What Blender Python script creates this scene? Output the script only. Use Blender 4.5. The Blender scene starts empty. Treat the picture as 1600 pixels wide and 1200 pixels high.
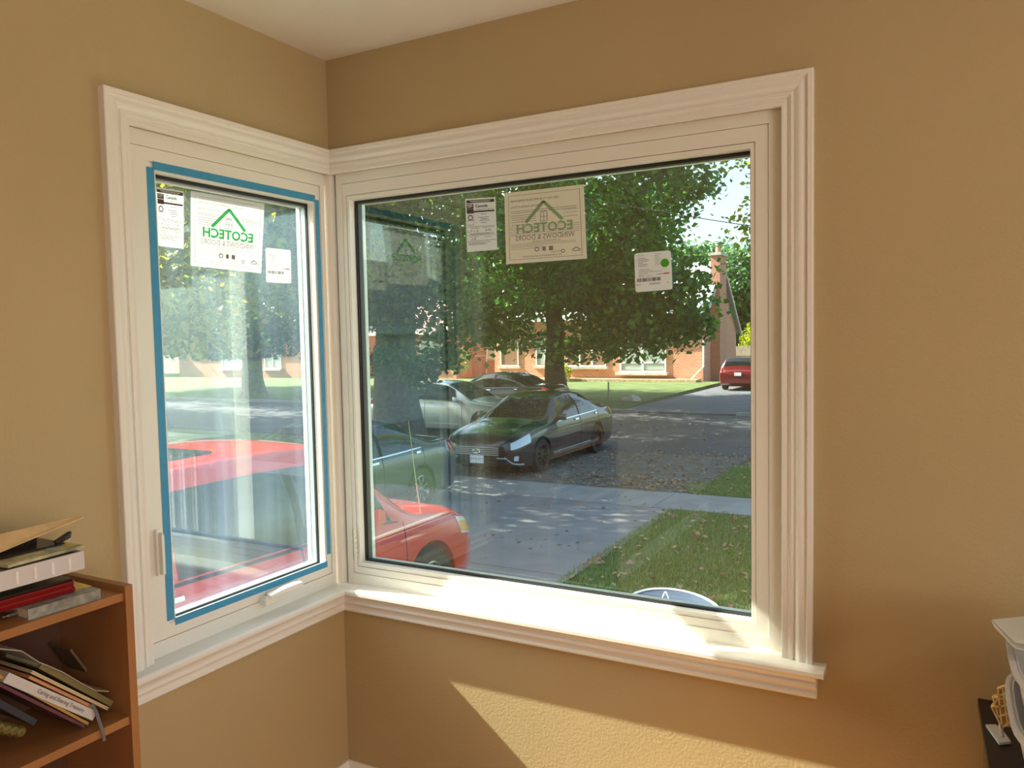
import bpy, bmesh, math, random
import numpy as np
from mathutils import Vector, Matrix
random.seed(4); rng = np.random.default_rng(4)
S = bpy.context.scene; COL = S.collection
PI = math.pi

# ------------------------------------------------------------------ camera
CAM = Vector((1.7831, -2.0414, 1.5289)); FPX = 1243.5
YAW, PITCH, ROLL = .5003, -.0582, -.0203
_f0 = Vector((-math.sin(YAW), math.cos(YAW), 0)); _r0 = Vector((math.cos(YAW), math.sin(YAW), 0)); _u0 = Vector((0, 0, 1))
FW = _f0*math.cos(PITCH) + _u0*math.sin(PITCH); _u = _u0*math.cos(PITCH) - _f0*math.sin(PITCH)
RT = _r0*math.cos(ROLL) + _u*math.sin(ROLL); UP = _u*math.cos(ROLL) - _r0*math.sin(ROLL)
cd = bpy.data.cameras.new('camera'); co = bpy.data.objects.new('camera', cd); COL.objects.link(co); S.camera = co
cd.sensor_width = 36; cd.lens = FPX/1600*36; cd.clip_start = .02; cd.clip_end = 400
co.matrix_world = Matrix(((RT.x, UP.x, -FW.x, CAM.x), (RT.y, UP.y, -FW.y, CAM.y), (RT.z, UP.z, -FW.z, CAM.z), (0, 0, 0, 1)))
def at(px, py, axis, val):
    """world point where the sight line of a measured image point meets the plane axis=val"""
    d = FW + RT*((px-800)/FPX) - UP*((py-600)/FPX); i = 'xyz'.index(axis)
    return CAM + d*((val-CAM[i])/d[i])

# ------------------------------------------------------------------ light
SUN_DIR = Vector((1, .178, -.785)).normalized()
S.view_settings.view_transform = 'Standard'; S.view_settings.look = 'None'; S.view_settings.gamma = 1
S.view_settings.use_curve_mapping = False
S.view_settings.exposure = .75
W = bpy.data.worlds.new('world'); S.world = W; W.use_nodes = True
nt = W.node_tree; nt.nodes.clear()
sky = nt.nodes.new('ShaderNodeTexSky'); sky.sky_type = 'NISHITA'; sky.sun_disc = False
sky.sun_elevation = math.asin(-SUN_DIR.z); sky.sun_rotation = math.atan2(-SUN_DIR.x, -SUN_DIR.y)
sky.dust_density = 3.0; sky.air_density = 1.0
bg = nt.nodes.new('ShaderNodeBackground'); bg.inputs[1].default_value = .30
wo = nt.nodes.new('ShaderNodeOutputWorld')
nt.links.new(sky.outputs[0], bg.inputs[0]); nt.links.new(bg.outputs[0], wo.inputs[0])
sl = bpy.data.lights.new('sun', 'SUN'); sl.energy = 13; sl.angle = math.radians(.55); sl.color = (1, .93, .82)
so = bpy.data.objects.new('sun', sl); COL.objects.link(so); so.rotation_euler = SUN_DIR.to_track_quat('-Z', 'Y').to_euler(); so.location = (-20, -4, 20)
def area(name, loc, target, sx, sy, power, color):
    l = bpy.data.lights.new(name, 'AREA'); l.shape = 'RECTANGLE'; l.size = sx; l.size_y = sy; l.energy = power; l.color = color
    o = bpy.data.objects.new(name, l); COL.objects.link(o); o.location = loc
    o.rotation_euler = (Vector(target)-Vector(loc)).to_track_quat('-Z', 'Y').to_euler()
area('fill_light_side', (4.22, -2.3, 1.4), (0, -1.9, 1.4), 2.0, 1.5, 35, (1, .95, .86))  # added fill light, no window there; brightens the left wall
area('fill_light_top', (3.3, -1.9, 2.40), (3.3, -1.9, 0), .7, .7, 6, (1, .90, .74))  # added overhead fill without a fixture, lifts the dim interior

# ------------------------------------------------------------------ helpers
def tag(o, label=None, cat=None, group=None, kind=None):
    if label: o['label'] = label
    if cat: o['category'] = cat
    if group: o['group'] = group
    if kind: o['kind'] = kind
    return o
def mesh_obj(name, verts, faces, mat, parent=None, smooth=False):
    me = bpy.data.meshes.new(name); me.from_pydata([tuple(v) for v in verts], [], faces); me.update()
    return me_obj(name, me, mat, parent, smooth)
def me_obj(name, me, mat, parent=None, smooth=False):
    if smooth:
        me.polygons.foreach_set('use_smooth', [True]*len(me.polygons))
    for m in (mat if isinstance(mat, (list, tuple)) else [mat]): me.materials.append(m)
    o = bpy.data.objects.new(name, me); COL.objects.link(o)
    if parent is not None: o.parent = parent
    return o
def thing(name, label, cat, loc=(0, 0, 0), rz=0, group=None):
    o = bpy.data.objects.new(name, None); COL.objects.link(o); o.location = loc; o.rotation_euler = (0, 0, rz); o.empty_display_size = .1
    return tag(o, label, cat, group)
class MB:
    def __init__(s): s.v = []; s.f = []
    def add(s, vs, fs):
        n = len(s.v); s.v += [Vector(v) for v in vs]; s.f += [tuple(i+n for i in f) for f in fs]; return s
    def box(s, x0, x1, y0, y1, z0, z1, M=None):
        vs = [Vector((x, y, z)) for x in (x0, x1) for y in (y0, y1) for z in (z0, z1)]
        if M: vs = [M @ v for v in vs]
        return s.add(vs, [(0, 1, 3, 2), (4, 6, 7, 5), (0, 4, 5, 1), (2, 3, 7, 6), (0, 2, 6, 4), (1, 5, 7, 3)])
    def bar(s, a, b, w, h, up=(0, 0, 1)):
        a = Vector(a); b = Vector(b); d = (b-a).normalized(); u = Vector(up); r = d.cross(u)
        if r.length < 1e-4: r = d.cross(Vector((1, 0, 0)))
        r.normalize(); u = r.cross(d); vs = []
        for p in (a, b):
            for i, j in ((-1, -1), (1, -1), (1, 1), (-1, 1)): vs.append(p + r*(i*w/2) + u*(j*h/2))
        return s.add(vs, [(0, 3, 2, 1), (4, 5, 6, 7), (0, 1, 5, 4), (1, 2, 6, 5), (2, 3, 7, 6), (3, 0, 4, 7)])
    def tube(s, pts, rad, n=8, cap=True):
        pts = [Vector(p) for p in pts]; rad = rad if isinstance(rad, (list, tuple)) else [rad]*len(pts)
        base = len(s.v); prev = None
        for i, p in enumerate(pts):
            d = (pts[min(i+1, len(pts)-1)] - pts[max(i-1, 0)]).normalized()
            if prev is None:
                r = d.cross(Vector((0, 0, 1)))
                if r.length < 1e-3: r = d.cross(Vector((1, 0, 0)))
            else: r = prev - d*prev.dot(d)
            r.normalize(); prev = r; u = d.cross(r)
            for k in range(n):
                a = 2*PI*k/n; s.v.append(p + (r*math.cos(a) + u*math.sin(a))*rad[i])
        for i in range(len(pts)-1):
            for k in range(n):
                a = base+i*n+k; b = base+i*n+(k+1) % n; s.f.append((a, b, b+n, a+n))
        if cap:
            s.f.append(tuple(base+k for k in range(n))[::-1]); s.f.append(tuple(base+(len(pts)-1)*n+k for k in range(n)))
        return s
    def lathe(s, prof, n=24, M=None):
        """prof: (r, h) pairs, axis z"""
        vs = []; 
        for r, h in prof:
            for k in range(n):
                a = 2*PI*k/n; v = Vector((r*math.cos(a), r*math.sin(a), h)); vs.append(M @ v if M else v)
        fs = [(i*n+k, i*n+(k+1) % n, (i+1)*n+(k+1) % n, (i+1)*n+k) for i in range(len(prof)-1) for k in range(n)]
        return s.add(vs, fs)
    def prism(s, poly, h, M=None):
        """2D polygon extruded along z from h[0] to h[1]"""
        n = len(poly); vs = [Vector((x, y, z)) for z in h for x, y in poly]
        if M: vs = [M @ v for v in vs]
        return s.add(vs, [tuple(range(n))[::-1], tuple(range(n, 2*n))] + [(k, (k+1) % n, n+(k+1) % n, n+k) for k in range(n)])
    def build(s, name, mat, parent=None, smooth=False, bevel=0):
        me = bpy.data.meshes.new(name); me.from_pydata([tuple(v) for v in s.v], [], s.f); me.update()
        bm = bmesh.new(); bm.from_mesh(me); bmesh.ops.recalc_face_normals(bm, faces=bm.faces)
        if bevel: bmesh.ops.bevel(bm, geom=bm.edges[:], offset=bevel, segments=2, affect='EDGES', profile=.6)
        bm.to_mesh(me); bm.free()
        o = me_obj(name, me, mat, parent, smooth)
        if smooth: me.set_sharp_from_angle(angle=math.radians(38))
        return o

# ------------------------------------------------------------------ materials
def lin(r, g, b):
    f = lambda c: (c/255/12.92 if c/255 <= .04045 else ((c/255+.055)/1.055)**2.4)
    return (f(r), f(g), f(b), 1)
def mat(name, col, rough=.5, metal=0, noise=None, bump=None, spec=.5, coat=0, trans=0, clear=0):
    """noise=(scale, amount) darkens/lightens; bump=(scale, strength)"""
    m = bpy.data.materials.new(name); m.use_nodes = True; t = m.node_tree; b = t.nodes['Principled BSDF']
    b.inputs['Base Color'].default_value = (*col[:3], 1); b.inputs['Roughness'].default_value = rough; b.inputs['Metallic'].default_value = metal
    b.inputs['Specular IOR Level'].default_value = spec; b.inputs['Coat Weight'].default_value = coat; b.inputs['Coat Roughness'].default_value = .04
    tc = t.nodes.new('ShaderNodeTexCoord')
    if noise:
        n = t.nodes.new('ShaderNodeTexNoise'); n.inputs['Scale'].default_value = noise[0]; n.inputs['Detail'].default_value = 6
        r = t.nodes.new('ShaderNodeValToRGB'); a = noise[1]
        r.color_ramp.elements[0].position = .3; r.color_ramp.elements[1].position = .7
        r.color_ramp.elements[0].color = (*[c*(1-a) for c in col[:3]], 1); r.color_ramp.elements[1].color = (*[min(1, c*(1+a)) for c in col[:3]], 1)
        t.links.new(tc.outputs['Object'], n.inputs['Vector']); t.links.new(n.outputs[0], r.inputs[0]); t.links.new(r.outputs[0], b.inputs['Base Color'])
    if bump:
        n2 = t.nodes.new('ShaderNodeTexNoise'); n2.inputs['Scale'].default_value = bump[0]; n2.inputs['Detail'].default_value = 4
        bp = t.nodes.new('ShaderNodeBump'); bp.inputs['Strength'].default_value = bump[1]; bp.inputs['Distance'].default_value = bump[2] if len(bump) > 2 else .01
        t.links.new(tc.outputs['Object'], n2.inputs['Vector']); t.links.new(n2.outputs[0], bp.inputs['Height']); t.links.new(bp.outputs[0], b.inputs['Normal'])
    if trans:
        tr = t.nodes.new('ShaderNodeBsdfTranslucent'); mx = t.nodes.new('ShaderNodeMixShader'); mx.inputs[0].default_value = trans
        out = t.nodes['Material Output']; tr.inputs[0].default_value = (*col[:3], 1)
        t.links.new(b.outputs[0], mx.inputs[1]); t.links.new(tr.outputs[0], mx.inputs[2]); t.links.new(mx.outputs[0], out.inputs[0])
        if clear:
            cl = t.nodes.new('ShaderNodeBsdfTransparent'); m3 = t.nodes.new('ShaderNodeMixShader'); m3.inputs[0].default_value = clear
            t.links.new(mx.outputs[0], m3.inputs[1]); t.links.new(cl.outputs[0], m3.inputs[2]); t.links.new(m3.outputs[0], out.inputs[0])
    return m
def leafmat(name, cols, trans=.45):
    m = bpy.data.materials.new(name); m.use_nodes = True; t = m.node_tree; b = t.nodes['Principled BSDF']; out = t.nodes['Material Output']
    g = t.nodes.new('ShaderNodeNewGeometry'); r = t.nodes.new('ShaderNodeValToRGB')
    els = r.color_ramp.elements
    while len(els) < len(cols): els.new(.5)
    for i, c in enumerate(cols): els[i].position = i/(len(cols)-1); els[i].color = c
    t.links.new(g.outputs['Random Per Island'], r.inputs[0]); t.links.new(r.outputs[0], b.inputs['Base Color'])
    b.inputs['Roughness'].default_value = .36; b.inputs['Specular IOR Level'].default_value = .5
    tr = t.nodes.new('ShaderNodeBsdfTranslucent'); hs = t.nodes.new('ShaderNodeHueSaturation'); hs.inputs['Value'].default_value = 1.6; hs.inputs['Saturation'].default_value = 1.15
    t.links.new(r.outputs[0], hs.inputs['Color']); t.links.new(hs.outputs[0], tr.inputs[0])
    mx = t.nodes.new('ShaderNodeMixShader'); mx.inputs[0].default_value = trans
    t.links.new(b.outputs[0], mx.inputs[1]); t.links.new(tr.outputs[0], mx.inputs[2]); t.links.new(mx.outputs[0], out.inputs[0])
    return m
def brickmat(name, c1, c2, mortar, sc=1.0, bw=.21, bh=.075):
    m = bpy.data.materials.new(name); m.use_nodes = True; t = m.node_tree; b = t.nodes['Principled BSDF']
    tc = t.nodes.new('ShaderNodeTexCoord'); sp = t.nodes.new('ShaderNodeSeparateXYZ'); ad = t.nodes.new('ShaderNodeMath'); cb = t.nodes.new('ShaderNodeCombineXYZ')
    t.links.new(tc.outputs['Object'], sp.inputs[0]); t.links.new(sp.outputs[0], ad.inputs[0]); t.links.new(sp.outputs[1], ad.inputs[1])
    t.links.new(ad.outputs[0], cb.inputs[0]); t.links.new(sp.outputs[2], cb.inputs[1])
    k = t.nodes.new('ShaderNodeTexBrick'); t.links.new(cb.outputs[0], k.inputs[0])
    k.inputs['Color1'].default_value = c1; k.inputs['Color2'].default_value = c2; k.inputs['Mortar'].default_value = mortar
    k.inputs['Scale'].default_value = sc; k.inputs['Brick Width'].default_value = bw; k.inputs['Row Height'].default_value = bh; k.inputs['Mortar Size'].default_value = .012; k.inputs['Bias'].default_value = -.1
    t.links.new(k.outputs[0], b.inputs['Base Color']); b.inputs['Roughness'].default_value = .9
    bp = t.nodes.new('ShaderNodeBump'); bp.inputs['Strength'].default_value = .4; bp.inputs['Distance'].default_value = .01; bp.invert = True
    t.links.new(k.outputs[1], bp.inputs['Height']); t.links.new(bp.outputs[0], b.inputs['Normal'])
    return m
def glassmat(name, refl, haze, hazecol=(.8, .88, 1), tint=(.97, 1, .98), streak=0):
    """thin pane: transparent + fresnel reflection + a little dust that scatters light"""
    m = bpy.data.materials.new(name); m.use_nodes = True; t = m.node_tree; t.nodes.clear()
    out = t.nodes.new('ShaderNodeOutputMaterial'); tr = t.nodes.new('ShaderNodeBsdfTransparent'); tr.inputs[0].default_value = (*tint, 1)
    gl = t.nodes.new('ShaderNodeBsdfGlossy'); gl.inputs['Roughness'].default_value = 0; gl.inputs[0].default_value = (.92, 1, .97, 1)
    ml = t.nodes.new('ShaderNodeMath'); ml.operation = 'MULTIPLY'; ml.inputs[1].default_value = refl; ml.use_clamp = True
    mx = t.nodes.new('ShaderNodeMixShader')
    # |cos| based facing works for both sides of the thin pane
    lw = t.nodes.new('ShaderNodeLayerWeight'); lw.inputs[0].default_value = .5
    pw = t.nodes.new('ShaderNodeMath'); pw.operation = 'POWER'; pw.inputs[1].default_value = 5
    ma = t.nodes.new('ShaderNodeMath'); ma.operation = 'MULTIPLY_ADD'; ma.inputs[1].default_value = .95; ma.inputs[2].default_value = .045
    t.links.new(lw.outputs['Facing'], pw.inputs[0]); t.links.new(pw.outputs[0], ma.inputs[0]); t.links.new(ma.outputs[0], ml.inputs[0])
    t.links.new(ml.outputs[0], mx.inputs[0]); t.links.new(tr.outputs[0], mx.inputs[1]); t.links.new(gl.outputs[0], mx.inputs[2])
    last = mx
    if haze:
        df = t.nodes.new('ShaderNodeBsdfDiffuse'); tl = t.nodes.new('ShaderNodeBsdfTranslucent'); df.inputs[0].default_value = (*hazecol, 1); tl.inputs[0].default_value = (*hazecol, 1)
        m1 = t.nodes.new('ShaderNodeMixShader'); m1.inputs[0].default_value = .5; t.links.new(df.outputs[0], m1.inputs[1]); t.links.new(tl.outputs[0], m1.inputs[2])
        m2 = t.nodes.new('ShaderNodeMixShader'); t.links.new(mx.outputs[0], m2.inputs[1]); t.links.new(m1.outputs[0], m2.inputs[2])
        tc = t.nodes.new('ShaderNodeTexCoord'); mp = t.nodes.new('ShaderNodeMapping'); mp.inputs['Scale'].default_value = (14, 14, .9)
        n = t.nodes.new('ShaderNodeTexNoise'); n.inputs['Scale'].default_value = 1.4; n.inputs['Detail'].default_value = 5
        mr = t.nodes.new('ShaderNodeMapRange'); mr.inputs['From Min'].default_value = .35; mr.inputs['From Max'].default_value = .75
        mr.inputs['To Min'].default_value = haze*(1-streak); mr.inputs['To Max'].default_value = haze*(1+streak)
        t.links.new(tc.outputs['Object'], mp.inputs[0]); t.links.new(mp.outputs[0], n.inputs['Vector']); t.links.new(n.outputs[0], mr.inputs[0]); t.links.new(mr.outputs[0], m2.inputs[0])
        last = m2
    t.links.new(last.outputs[0], out.inputs[0]); return m

M = {}
M['wall'] = mat('beige_wall_paint', (.46, .352, .187), .6, noise=(1.3, .04), bump=(120, .55, .0016), spec=.35)
M['wall_sun'] = M['wall']
M['ceiling'] = mat('ceiling_paint', (.80, .77, .72), .8, bump=(60, .2, .001))
M['trim'] = mat('white_trim_paint', (.80, .77, .71), .35, spec=.45)
M['vinyl'] = mat('white_vinyl', (.79, .77, .70), .28, spec=.5)
M['gasket'] = mat('black_gasket', (.012, .012, .013), .5)
M['spacer'] = mat('spacer_grey', (.45, .47, .5), .35, metal=.4)
M['tape'] = mat('blue_masking_tape', lin(62, 146, 190), .6, noise=(40, .05), bump=(180, .3, .0006))
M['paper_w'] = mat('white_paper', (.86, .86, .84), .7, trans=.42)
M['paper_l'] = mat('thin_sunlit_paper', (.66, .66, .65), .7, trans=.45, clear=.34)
M['paper_shaded'] = mat('shaded_paper', (.84, .80, .68), .7, trans=.35)  # same sheet paper out of the sun; the shade tone is put into its colour
M['film'] = mat('clear_film', (.8, .85, .85), .3, trans=.5)
M['black'] = mat('black_print', (.02, .02, .02), .6)
M['grey_ink'] = mat('grey_ink', (.22, .21, .2), .7)
M['dark_ink'] = mat('dark_ink', (.07, .05, .05), .7)
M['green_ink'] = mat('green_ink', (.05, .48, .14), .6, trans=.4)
M['green_shaded'] = mat('green_ink_shaded', (.30, .46, .26), .7, trans=.25)  # logo green again, dulled in colour for the shaded sheet
M['green_dot'] = mat('green_dot', (.06, .36, .01), .6)
M['red_ink'] = mat('red_ink', (.7, .04, .03), .6)
M['floor'] = mat('orange_wood_floor', (.68, .31, .10), .45, noise=(2.5, .12))
M['shelf'] = mat('cherry_wood', (.33, .145, .05), .42, noise=(5, .14), bump=(30, .05))
M['glass_l'] = glassmat('window_glass_dusty', 1.1, .020, hazecol=(.52, .68, 1), streak=.6)
M['glass_r'] = glassmat('window_glass', 1.3, .003, hazecol=(.8, .9, .85), streak=.6)

def winframe(m): return m
# ------------------------------------------------------------------ room shell
RX, RY, H = 4.3, -4.5, 2.44
GZ = -1.15
def struct(o, label=None): o['kind'] = 'structure'; (label and o.__setitem__('label', label)); return o
TW = .09
OX, OZ0, OZ1, OY = 1.43, .695, 2.075, -.765       # openings
wr = MB().box(-TW, RX+TW, 0, TW, GZ-.1, OZ0).box(-TW, RX+TW, 0, TW, OZ1, H+.2).box(OX, RX+TW, 0, TW, OZ0, OZ1)
struct(wr.build('wall_right', M['wall']), 'beige painted wall under and around the large fixed window')
wl = MB().box(-TW, 0, RY-TW, 0, GZ-.1, OZ0).box(-TW, 0, RY-TW, 0, OZ1, H+.2).box(-TW, 0, RY-TW, OY, OZ0, OZ1)
struct(wl.build('wall_left', M['wall']), 'beige painted wall behind the bookcase with the narrow casement window')
struct(MB().box(RX, RX+TW, RY, 0, 0, H).build('wall_far_side', M['wall'])); struct(MB().box(0, RX, RY-TW, RY, 0, H).build('wall_back', M['wall']))
struct(MB().box(0, RX, RY, 0, H, H+.2).build('ceiling', M['ceiling']), 'white ceiling')
struct(MB().box(0, RX, RY, 0, -.2, 0).build('floor', M['floor']), 'orange wood floor')
# baseboards, mitred in the corner
bbp = [(0, 0), (.014, 0), (.014, .078), (.011, .086), (.011, .092), (.006, .10), (0, .10)]
def sweep_r(prof, x1, ends_mitre=True):   # along +x on wall y=0 ; prof (protrusion, z)
    n = len(prof); v = [(d, -d, z) for d, z in prof] + [(x1, -d, z) for d, z in prof]
    return MB().add(v, [tuple(range(n)), tuple(range(n, 2*n))[::-1]] + [(k, (k+1) % n, n+(k+1) % n, n+k) for k in range(n)])
def sweep_l(prof, y1):
    n = len(prof); v = [(d, -d, z) for d, z in prof] + [(d, y1, z) for d, z in prof]
    return MB().add(v, [tuple(range(n)), tuple(range(n, 2*n))[::-1]] + [(k, (k+1) % n, n+(k+1) % n, n+k) for k in range(n)])
struct(sweep_r(bbp, RX).build('baseboard_right', M['trim'])); struct(sweep_l(bbp, RY).build('baseboard_left', M['trim']))

# ---- casings (profiles swept with mitres)
XR, YL, ZC, ZS = 1.5017, .809, 2.149, .713
cas = [(0, 0), (0, .020), (.002, .022), (.012, .022), (.0135, .017), (.018, .0155), (.023, .017), (.029, .0185), (.035, .0165), (.041, .012), (.046, .0095),
       (.047, .0135), (.052, .0135), (.053, .0105), (.057, .0105), (.058, .0075), (.062, .0075), (.064, .0085), (.074, .0075), (.076, 0)]
def casing(path_fn, name, which):
    n = len(cas); v = []; segs = []
    # three stations: corner end (mitred against the other wall), outer top corner, bottom on the sill
    for t, d in cas: v.append(path_fn(d, ZC-t, d))
    for t, d in cas: v.append(path_fn((XR if which == 'r' else YL)-t, ZC-t, d))
    for t, d in cas: v.append(path_fn((XR if which == 'r' else YL)-t, ZS, d))
    head = MB().add(v[:2*n], [tuple(range(n)), tuple(range(n, 2*n))] + [(k, (k+1) % n, n+(k+1) % n, n+k) for k in range(n)])
    leg = MB().add(v[n:], [tuple(range(n)), tuple(range(n, 2*n))] + [(k, (k+1) % n, n+(k+1) % n, n+k) for k in range(n)])
    return head, leg
h_, l_ = casing(lambda a, z, d: (a, -d, z), '', 'r')
struct(h_.build('trim_1', M['trim'], smooth=True), 'white moulded head casing over the large window'); struct(l_.build('trim_2', M['trim'], smooth=True), 'white moulded side casing right of the large window')
h_, l_ = casing(lambda a, z, d: (d, -a, z), '', 'l')
struct(h_.build('trim_3', M['trim'], smooth=True), 'white moulded head casing over the narrow window'); struct(l_.build('trim_4', M['trim'], smooth=True), 'white moulded side casing left of the narrow window')
# ---- stools (sills) and aprons
stool = [(-.03, .713), (.049, .7125), (.053, .710), (.0555, .706), (.0555, .697), (.052, .693), (-.03, .693)]
apr = [(0, .693), (.047, .693), (.047, .689), (.040, .685), (.034, .676), (.032, .670), (.036, .667), (.036, .663), (.030, .660), (.024, .654), (.021, .646), (.021, .641), (.026, .637), (.026, .633), (.022, .629), (0, .629)]
def sweepx(prof, x1, side):
    return sweep_r(prof, x1) if side == 'r' else sweep_l(prof, -x1)
struct(sweepx(stool, 1.532, 'r').build('trim_5', M['trim']), 'white sill board of the large window, in full sun')
struct(sweepx(apr, 1.512, 'r').build('trim_6', M['trim'], smooth=True), 'moulded apron under the sill of the large window')
struct(sweepx(stool, .828, 'l').build('trim_7', M['trim']), 'white sill board of the narrow window')
struct(sweepx(apr, .815, 'l').build('trim_8', M['trim'], smooth=True), 'moulded apron under the sill of the narrow window')

# ------------------------------------------------------------------ windows
def ring(a0, a1, z0, z1, b0, b1, w0, w1, c0, c1, fn):
    """rect frame: outer a0..a1 x z0..z1, inner b0..b1 x w0..w1, depth c0..c1"""
    m = MB()
    o = [(a0, z0), (a1, z0), (a1, z1), (a0, z1)]; i = [(b0, w0), (b1, w0), (b1, w1), (b0, w1)]
    v = [fn(a, c, z) for c in (c0, c1) for a, z in o] + [fn(a, c, z) for c in (c0, c1) for a, z in i]
    f = []
    for k in range(4):
        l = (k+1) % 4
        f += [(k, l, 8+l, 8+k), (4+k, 12+k, 12+l, 4+l), (k, 4+k, 4+l, l), (8+k, 8+l, 12+l, 12+k)]
    return m.add(v, f)
def slopering(o0, o1, p0, p1, q0, q1, r0, r1, c0, c1, fn):
    v = [fn(a, c0, z) for a, z in ((o0, p0), (o1, p0), (o1, p1), (o0, p1))] + [fn(a, c1, z) for a, z in ((q0, r0), (q1, r0), (q1, r1), (q0, r1))]
    return MB().add(v, [(k, (k+1) % 4, 4+(k+1) % 4, 4+k) for k in range(4)])
fr = lambda a, c, z: (a, c, z)              # right window: a = x, c = depth outward (+y)
fl = lambda a, c, z: (-c, -a, z)            # left window: a = distance from the corner, c = depth outward (-x)
GR = (.066, 1.341, .791, 1.983)             # visible glass, right
GL = (.055, .640, .796, 1.968)
w2 = struct(bpy.data.objects.new('window_2', None), 'large fixed window in white vinyl frame looking onto the street'); COL.objects.link(w2)
ring(.012, OX-.002, ZS, OZ1, .035, 1.393, ZS+.035, 2.043, .016, .088, fr).build('frame', M['vinyl'], w2)
ring(.036, 1.392, ZS+.036, 2.042, GR[0]-.017, GR[1]+.019, GR[2]-.020, GR[3]+.021, .019, .078, fr).build('sash', M['vinyl'], w2)
ring(GR[0]-.016, GR[1]+.018, GR[2]-.019, GR[3]+.020, GR[0]-.006, GR[1]+.006, GR[2]-.006, GR[3]+.006, .022, .05, fr).build('glazing_stop', M['vinyl'], w2, bevel=.0015)
ring(GR[0]-.0165, GR[1]+.0185, GR[2]-.0195, GR[3]+.0205, GR[0], GR[1], GR[2], GR[3], .049, .053, fr).build('gasket', M['gasket'], w2)
ring(GR[0]-.0165, GR[1]+.0185, GR[2]-.0195, GR[3]+.0205, GR[0]+.001, GR[1]-.001, GR[2]-.004, GR[3]-.002, .0568, .0742, fr).build('spacer', M['gasket'], w2)
for c in (.0535, .0745):
    MB().box(GR[0]-.015, GR[1]+.015, c, c+.003, GR[2]-.015, GR[3]+.015).build('glass_pane', M['glass_r'], w2)
ring(.012, OX-.002, ZS, OZ1, GR[0]+.002, GR[1]+.001, GR[2]-.004, GR[3]-.002, .0785, .094, fr).build('exterior_stop', M['vinyl'], w2)
# hinge leaf at the lower left of the large window
hb = MB().box(.0465, .0485, .008, .022, .80, .895)
for k in range(5): hb.box(.0485, .052, .010, .018, .805+k*.018, .815+k*.018)
hb.build('hinge', M['vinyl'], w2)
w1 = struct(bpy.data.objects.new('window_1', None), 'narrow casement window with blue tape around its sash'); COL.objects.link(w1)
ring(.012, .763, ZS, OZ1, .030, .725, ZS+.04, 2.035, .016, .088, fl).build('frame', M['vinyl'], w1)
ring(.031, .724, ZS+.041, 2.034, .050, .665, ZS+.078, 2.000, .019, .078, fl).build('sash', M['vinyl'], w1)
ring(.050, .664, ZS+.0785, 1.9995, GL[0]+.002, GL[1]+.003, GL[2]-.006, GL[3]+.008, .022, .048, fl).build('glazing_stop', M['vinyl'], w1, bevel=.0015)
ring(.050, .664, ZS+.0785, 1.9995, GL[0]+.004, GL[1]+.001, GL[2], GL[3], .049, .055, fl).build('gasket', M['gasket'], w1)
ring(.050, .664, ZS+.0785, 1.9995, GL[0]+.003, GL[1]-.0, GL[2]-.003, GL[3]-.004, .0588, .0762, fl).build('spacer', M['spacer'], w1)
for c in (.0555, .0765):
    MB().add([fl(a, cc, z) for a in (.052, .66) for cc in (c, c+.003) for z in (.794, 1.995)], [(0, 1, 3, 2), (4, 6, 7, 5), (0, 4, 5, 1), (2, 3, 7, 6), (0, 2, 6, 4), (1, 5, 7, 3)]).build('glass_pane', M['glass_l'], w1)
ring(.012, .763, ZS, OZ1, GL[0]+.004, GL[1]+.001, GL[2]-.004, GL[3]-.002, .0805, .096, fl).build('exterior_stop', M['vinyl'], w1)
# lock lever on the left stile: escutcheon + lever
e0 = at(246, 827, 'x', -.012); e1 = at(250, 899, 'x', -.012)
lk = MB(); ya = e0.y; zt, zb = e0.z, e1.z
pl = [(-.008, zb+.006), (-.005, zb), (.006, zb), (.009, zb+.006), (.009, zt-.006), (.006, zt), (-.005, zt), (-.008, zt-.006)]
yz = lambda x0, x1, poly: [Vector((x, ya+a, z)) for x in (x0, x1) for a, z in poly]
def prism_yz(m, x0, x1, poly):
    n = len(poly); m.add(yz(x0, x1, poly), [tuple(range(n)), tuple(range(n, 2*n))[::-1]] + [(k, (k+1) % n, n+(k+1) % n, n+k) for k in range(n)]); return m
pl_o = prism_yz(MB(), -.0195, -.008, pl).build('lock_plate', M['vinyl'], w1)
prism_yz(MB(), -.008, .006, [(-.002, zb+.004), (.006, zb+.004), (.006, zt-.016), (.002, zt-.008), (-.002, zt-.012)]).build('lock_lever', M['vinyl'], w1, bevel=.001)
# folding crank on the bottom rail
cp = at(440, 938, 'x', -.0)
ck = bpy.data.objects.new('crank_handle', None); 
yc0, yc1, zc0 = at(414, 946, 'x', .005).y, at(468, 925, 'x', .005).y, ZS+.030
prism_yz(MB(), -.0195, .010, [(yc0-ya, zc0), (yc0-ya+.052, zc0), (yc0-ya+.048, zc0+.020), (yc0-ya+.006, zc0+.026), (yc0-ya, zc0+.018)]).build('crank_base', M['vinyl'], w1, bevel=.003)
m_ = MB(); Ls = yc1-yc0; st_ = [(0, .013, .010), (.25, .016, .011), (.5, .018, .012), (.8, .017, .011), (1, .014, .008)]
vs_ = []
for f_, h_2, d_ in st_:
    y_ = yc0+.012+(Ls)*f_*.95; zb_2 = zc0+.022+.002*f_
    vs_ += [(.000, y_, zb_2), (.010+d_, y_, zb_2), (.008+d_, y_, zb_2+h_2*.7), (.002, y_, zb_2+h_2)]
m_.add(vs_, [(3, 2, 1, 0), (16, 17, 18, 19)]+[(4*i_+k_, 4*i_+(k_+1) % 4, 4*i_+4+(k_+1) % 4, 4*i_+4+k_) for i_ in range(4) for k_ in range(4)]).build('crank_arm', M['vinyl'], w1, bevel=.002)
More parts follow.
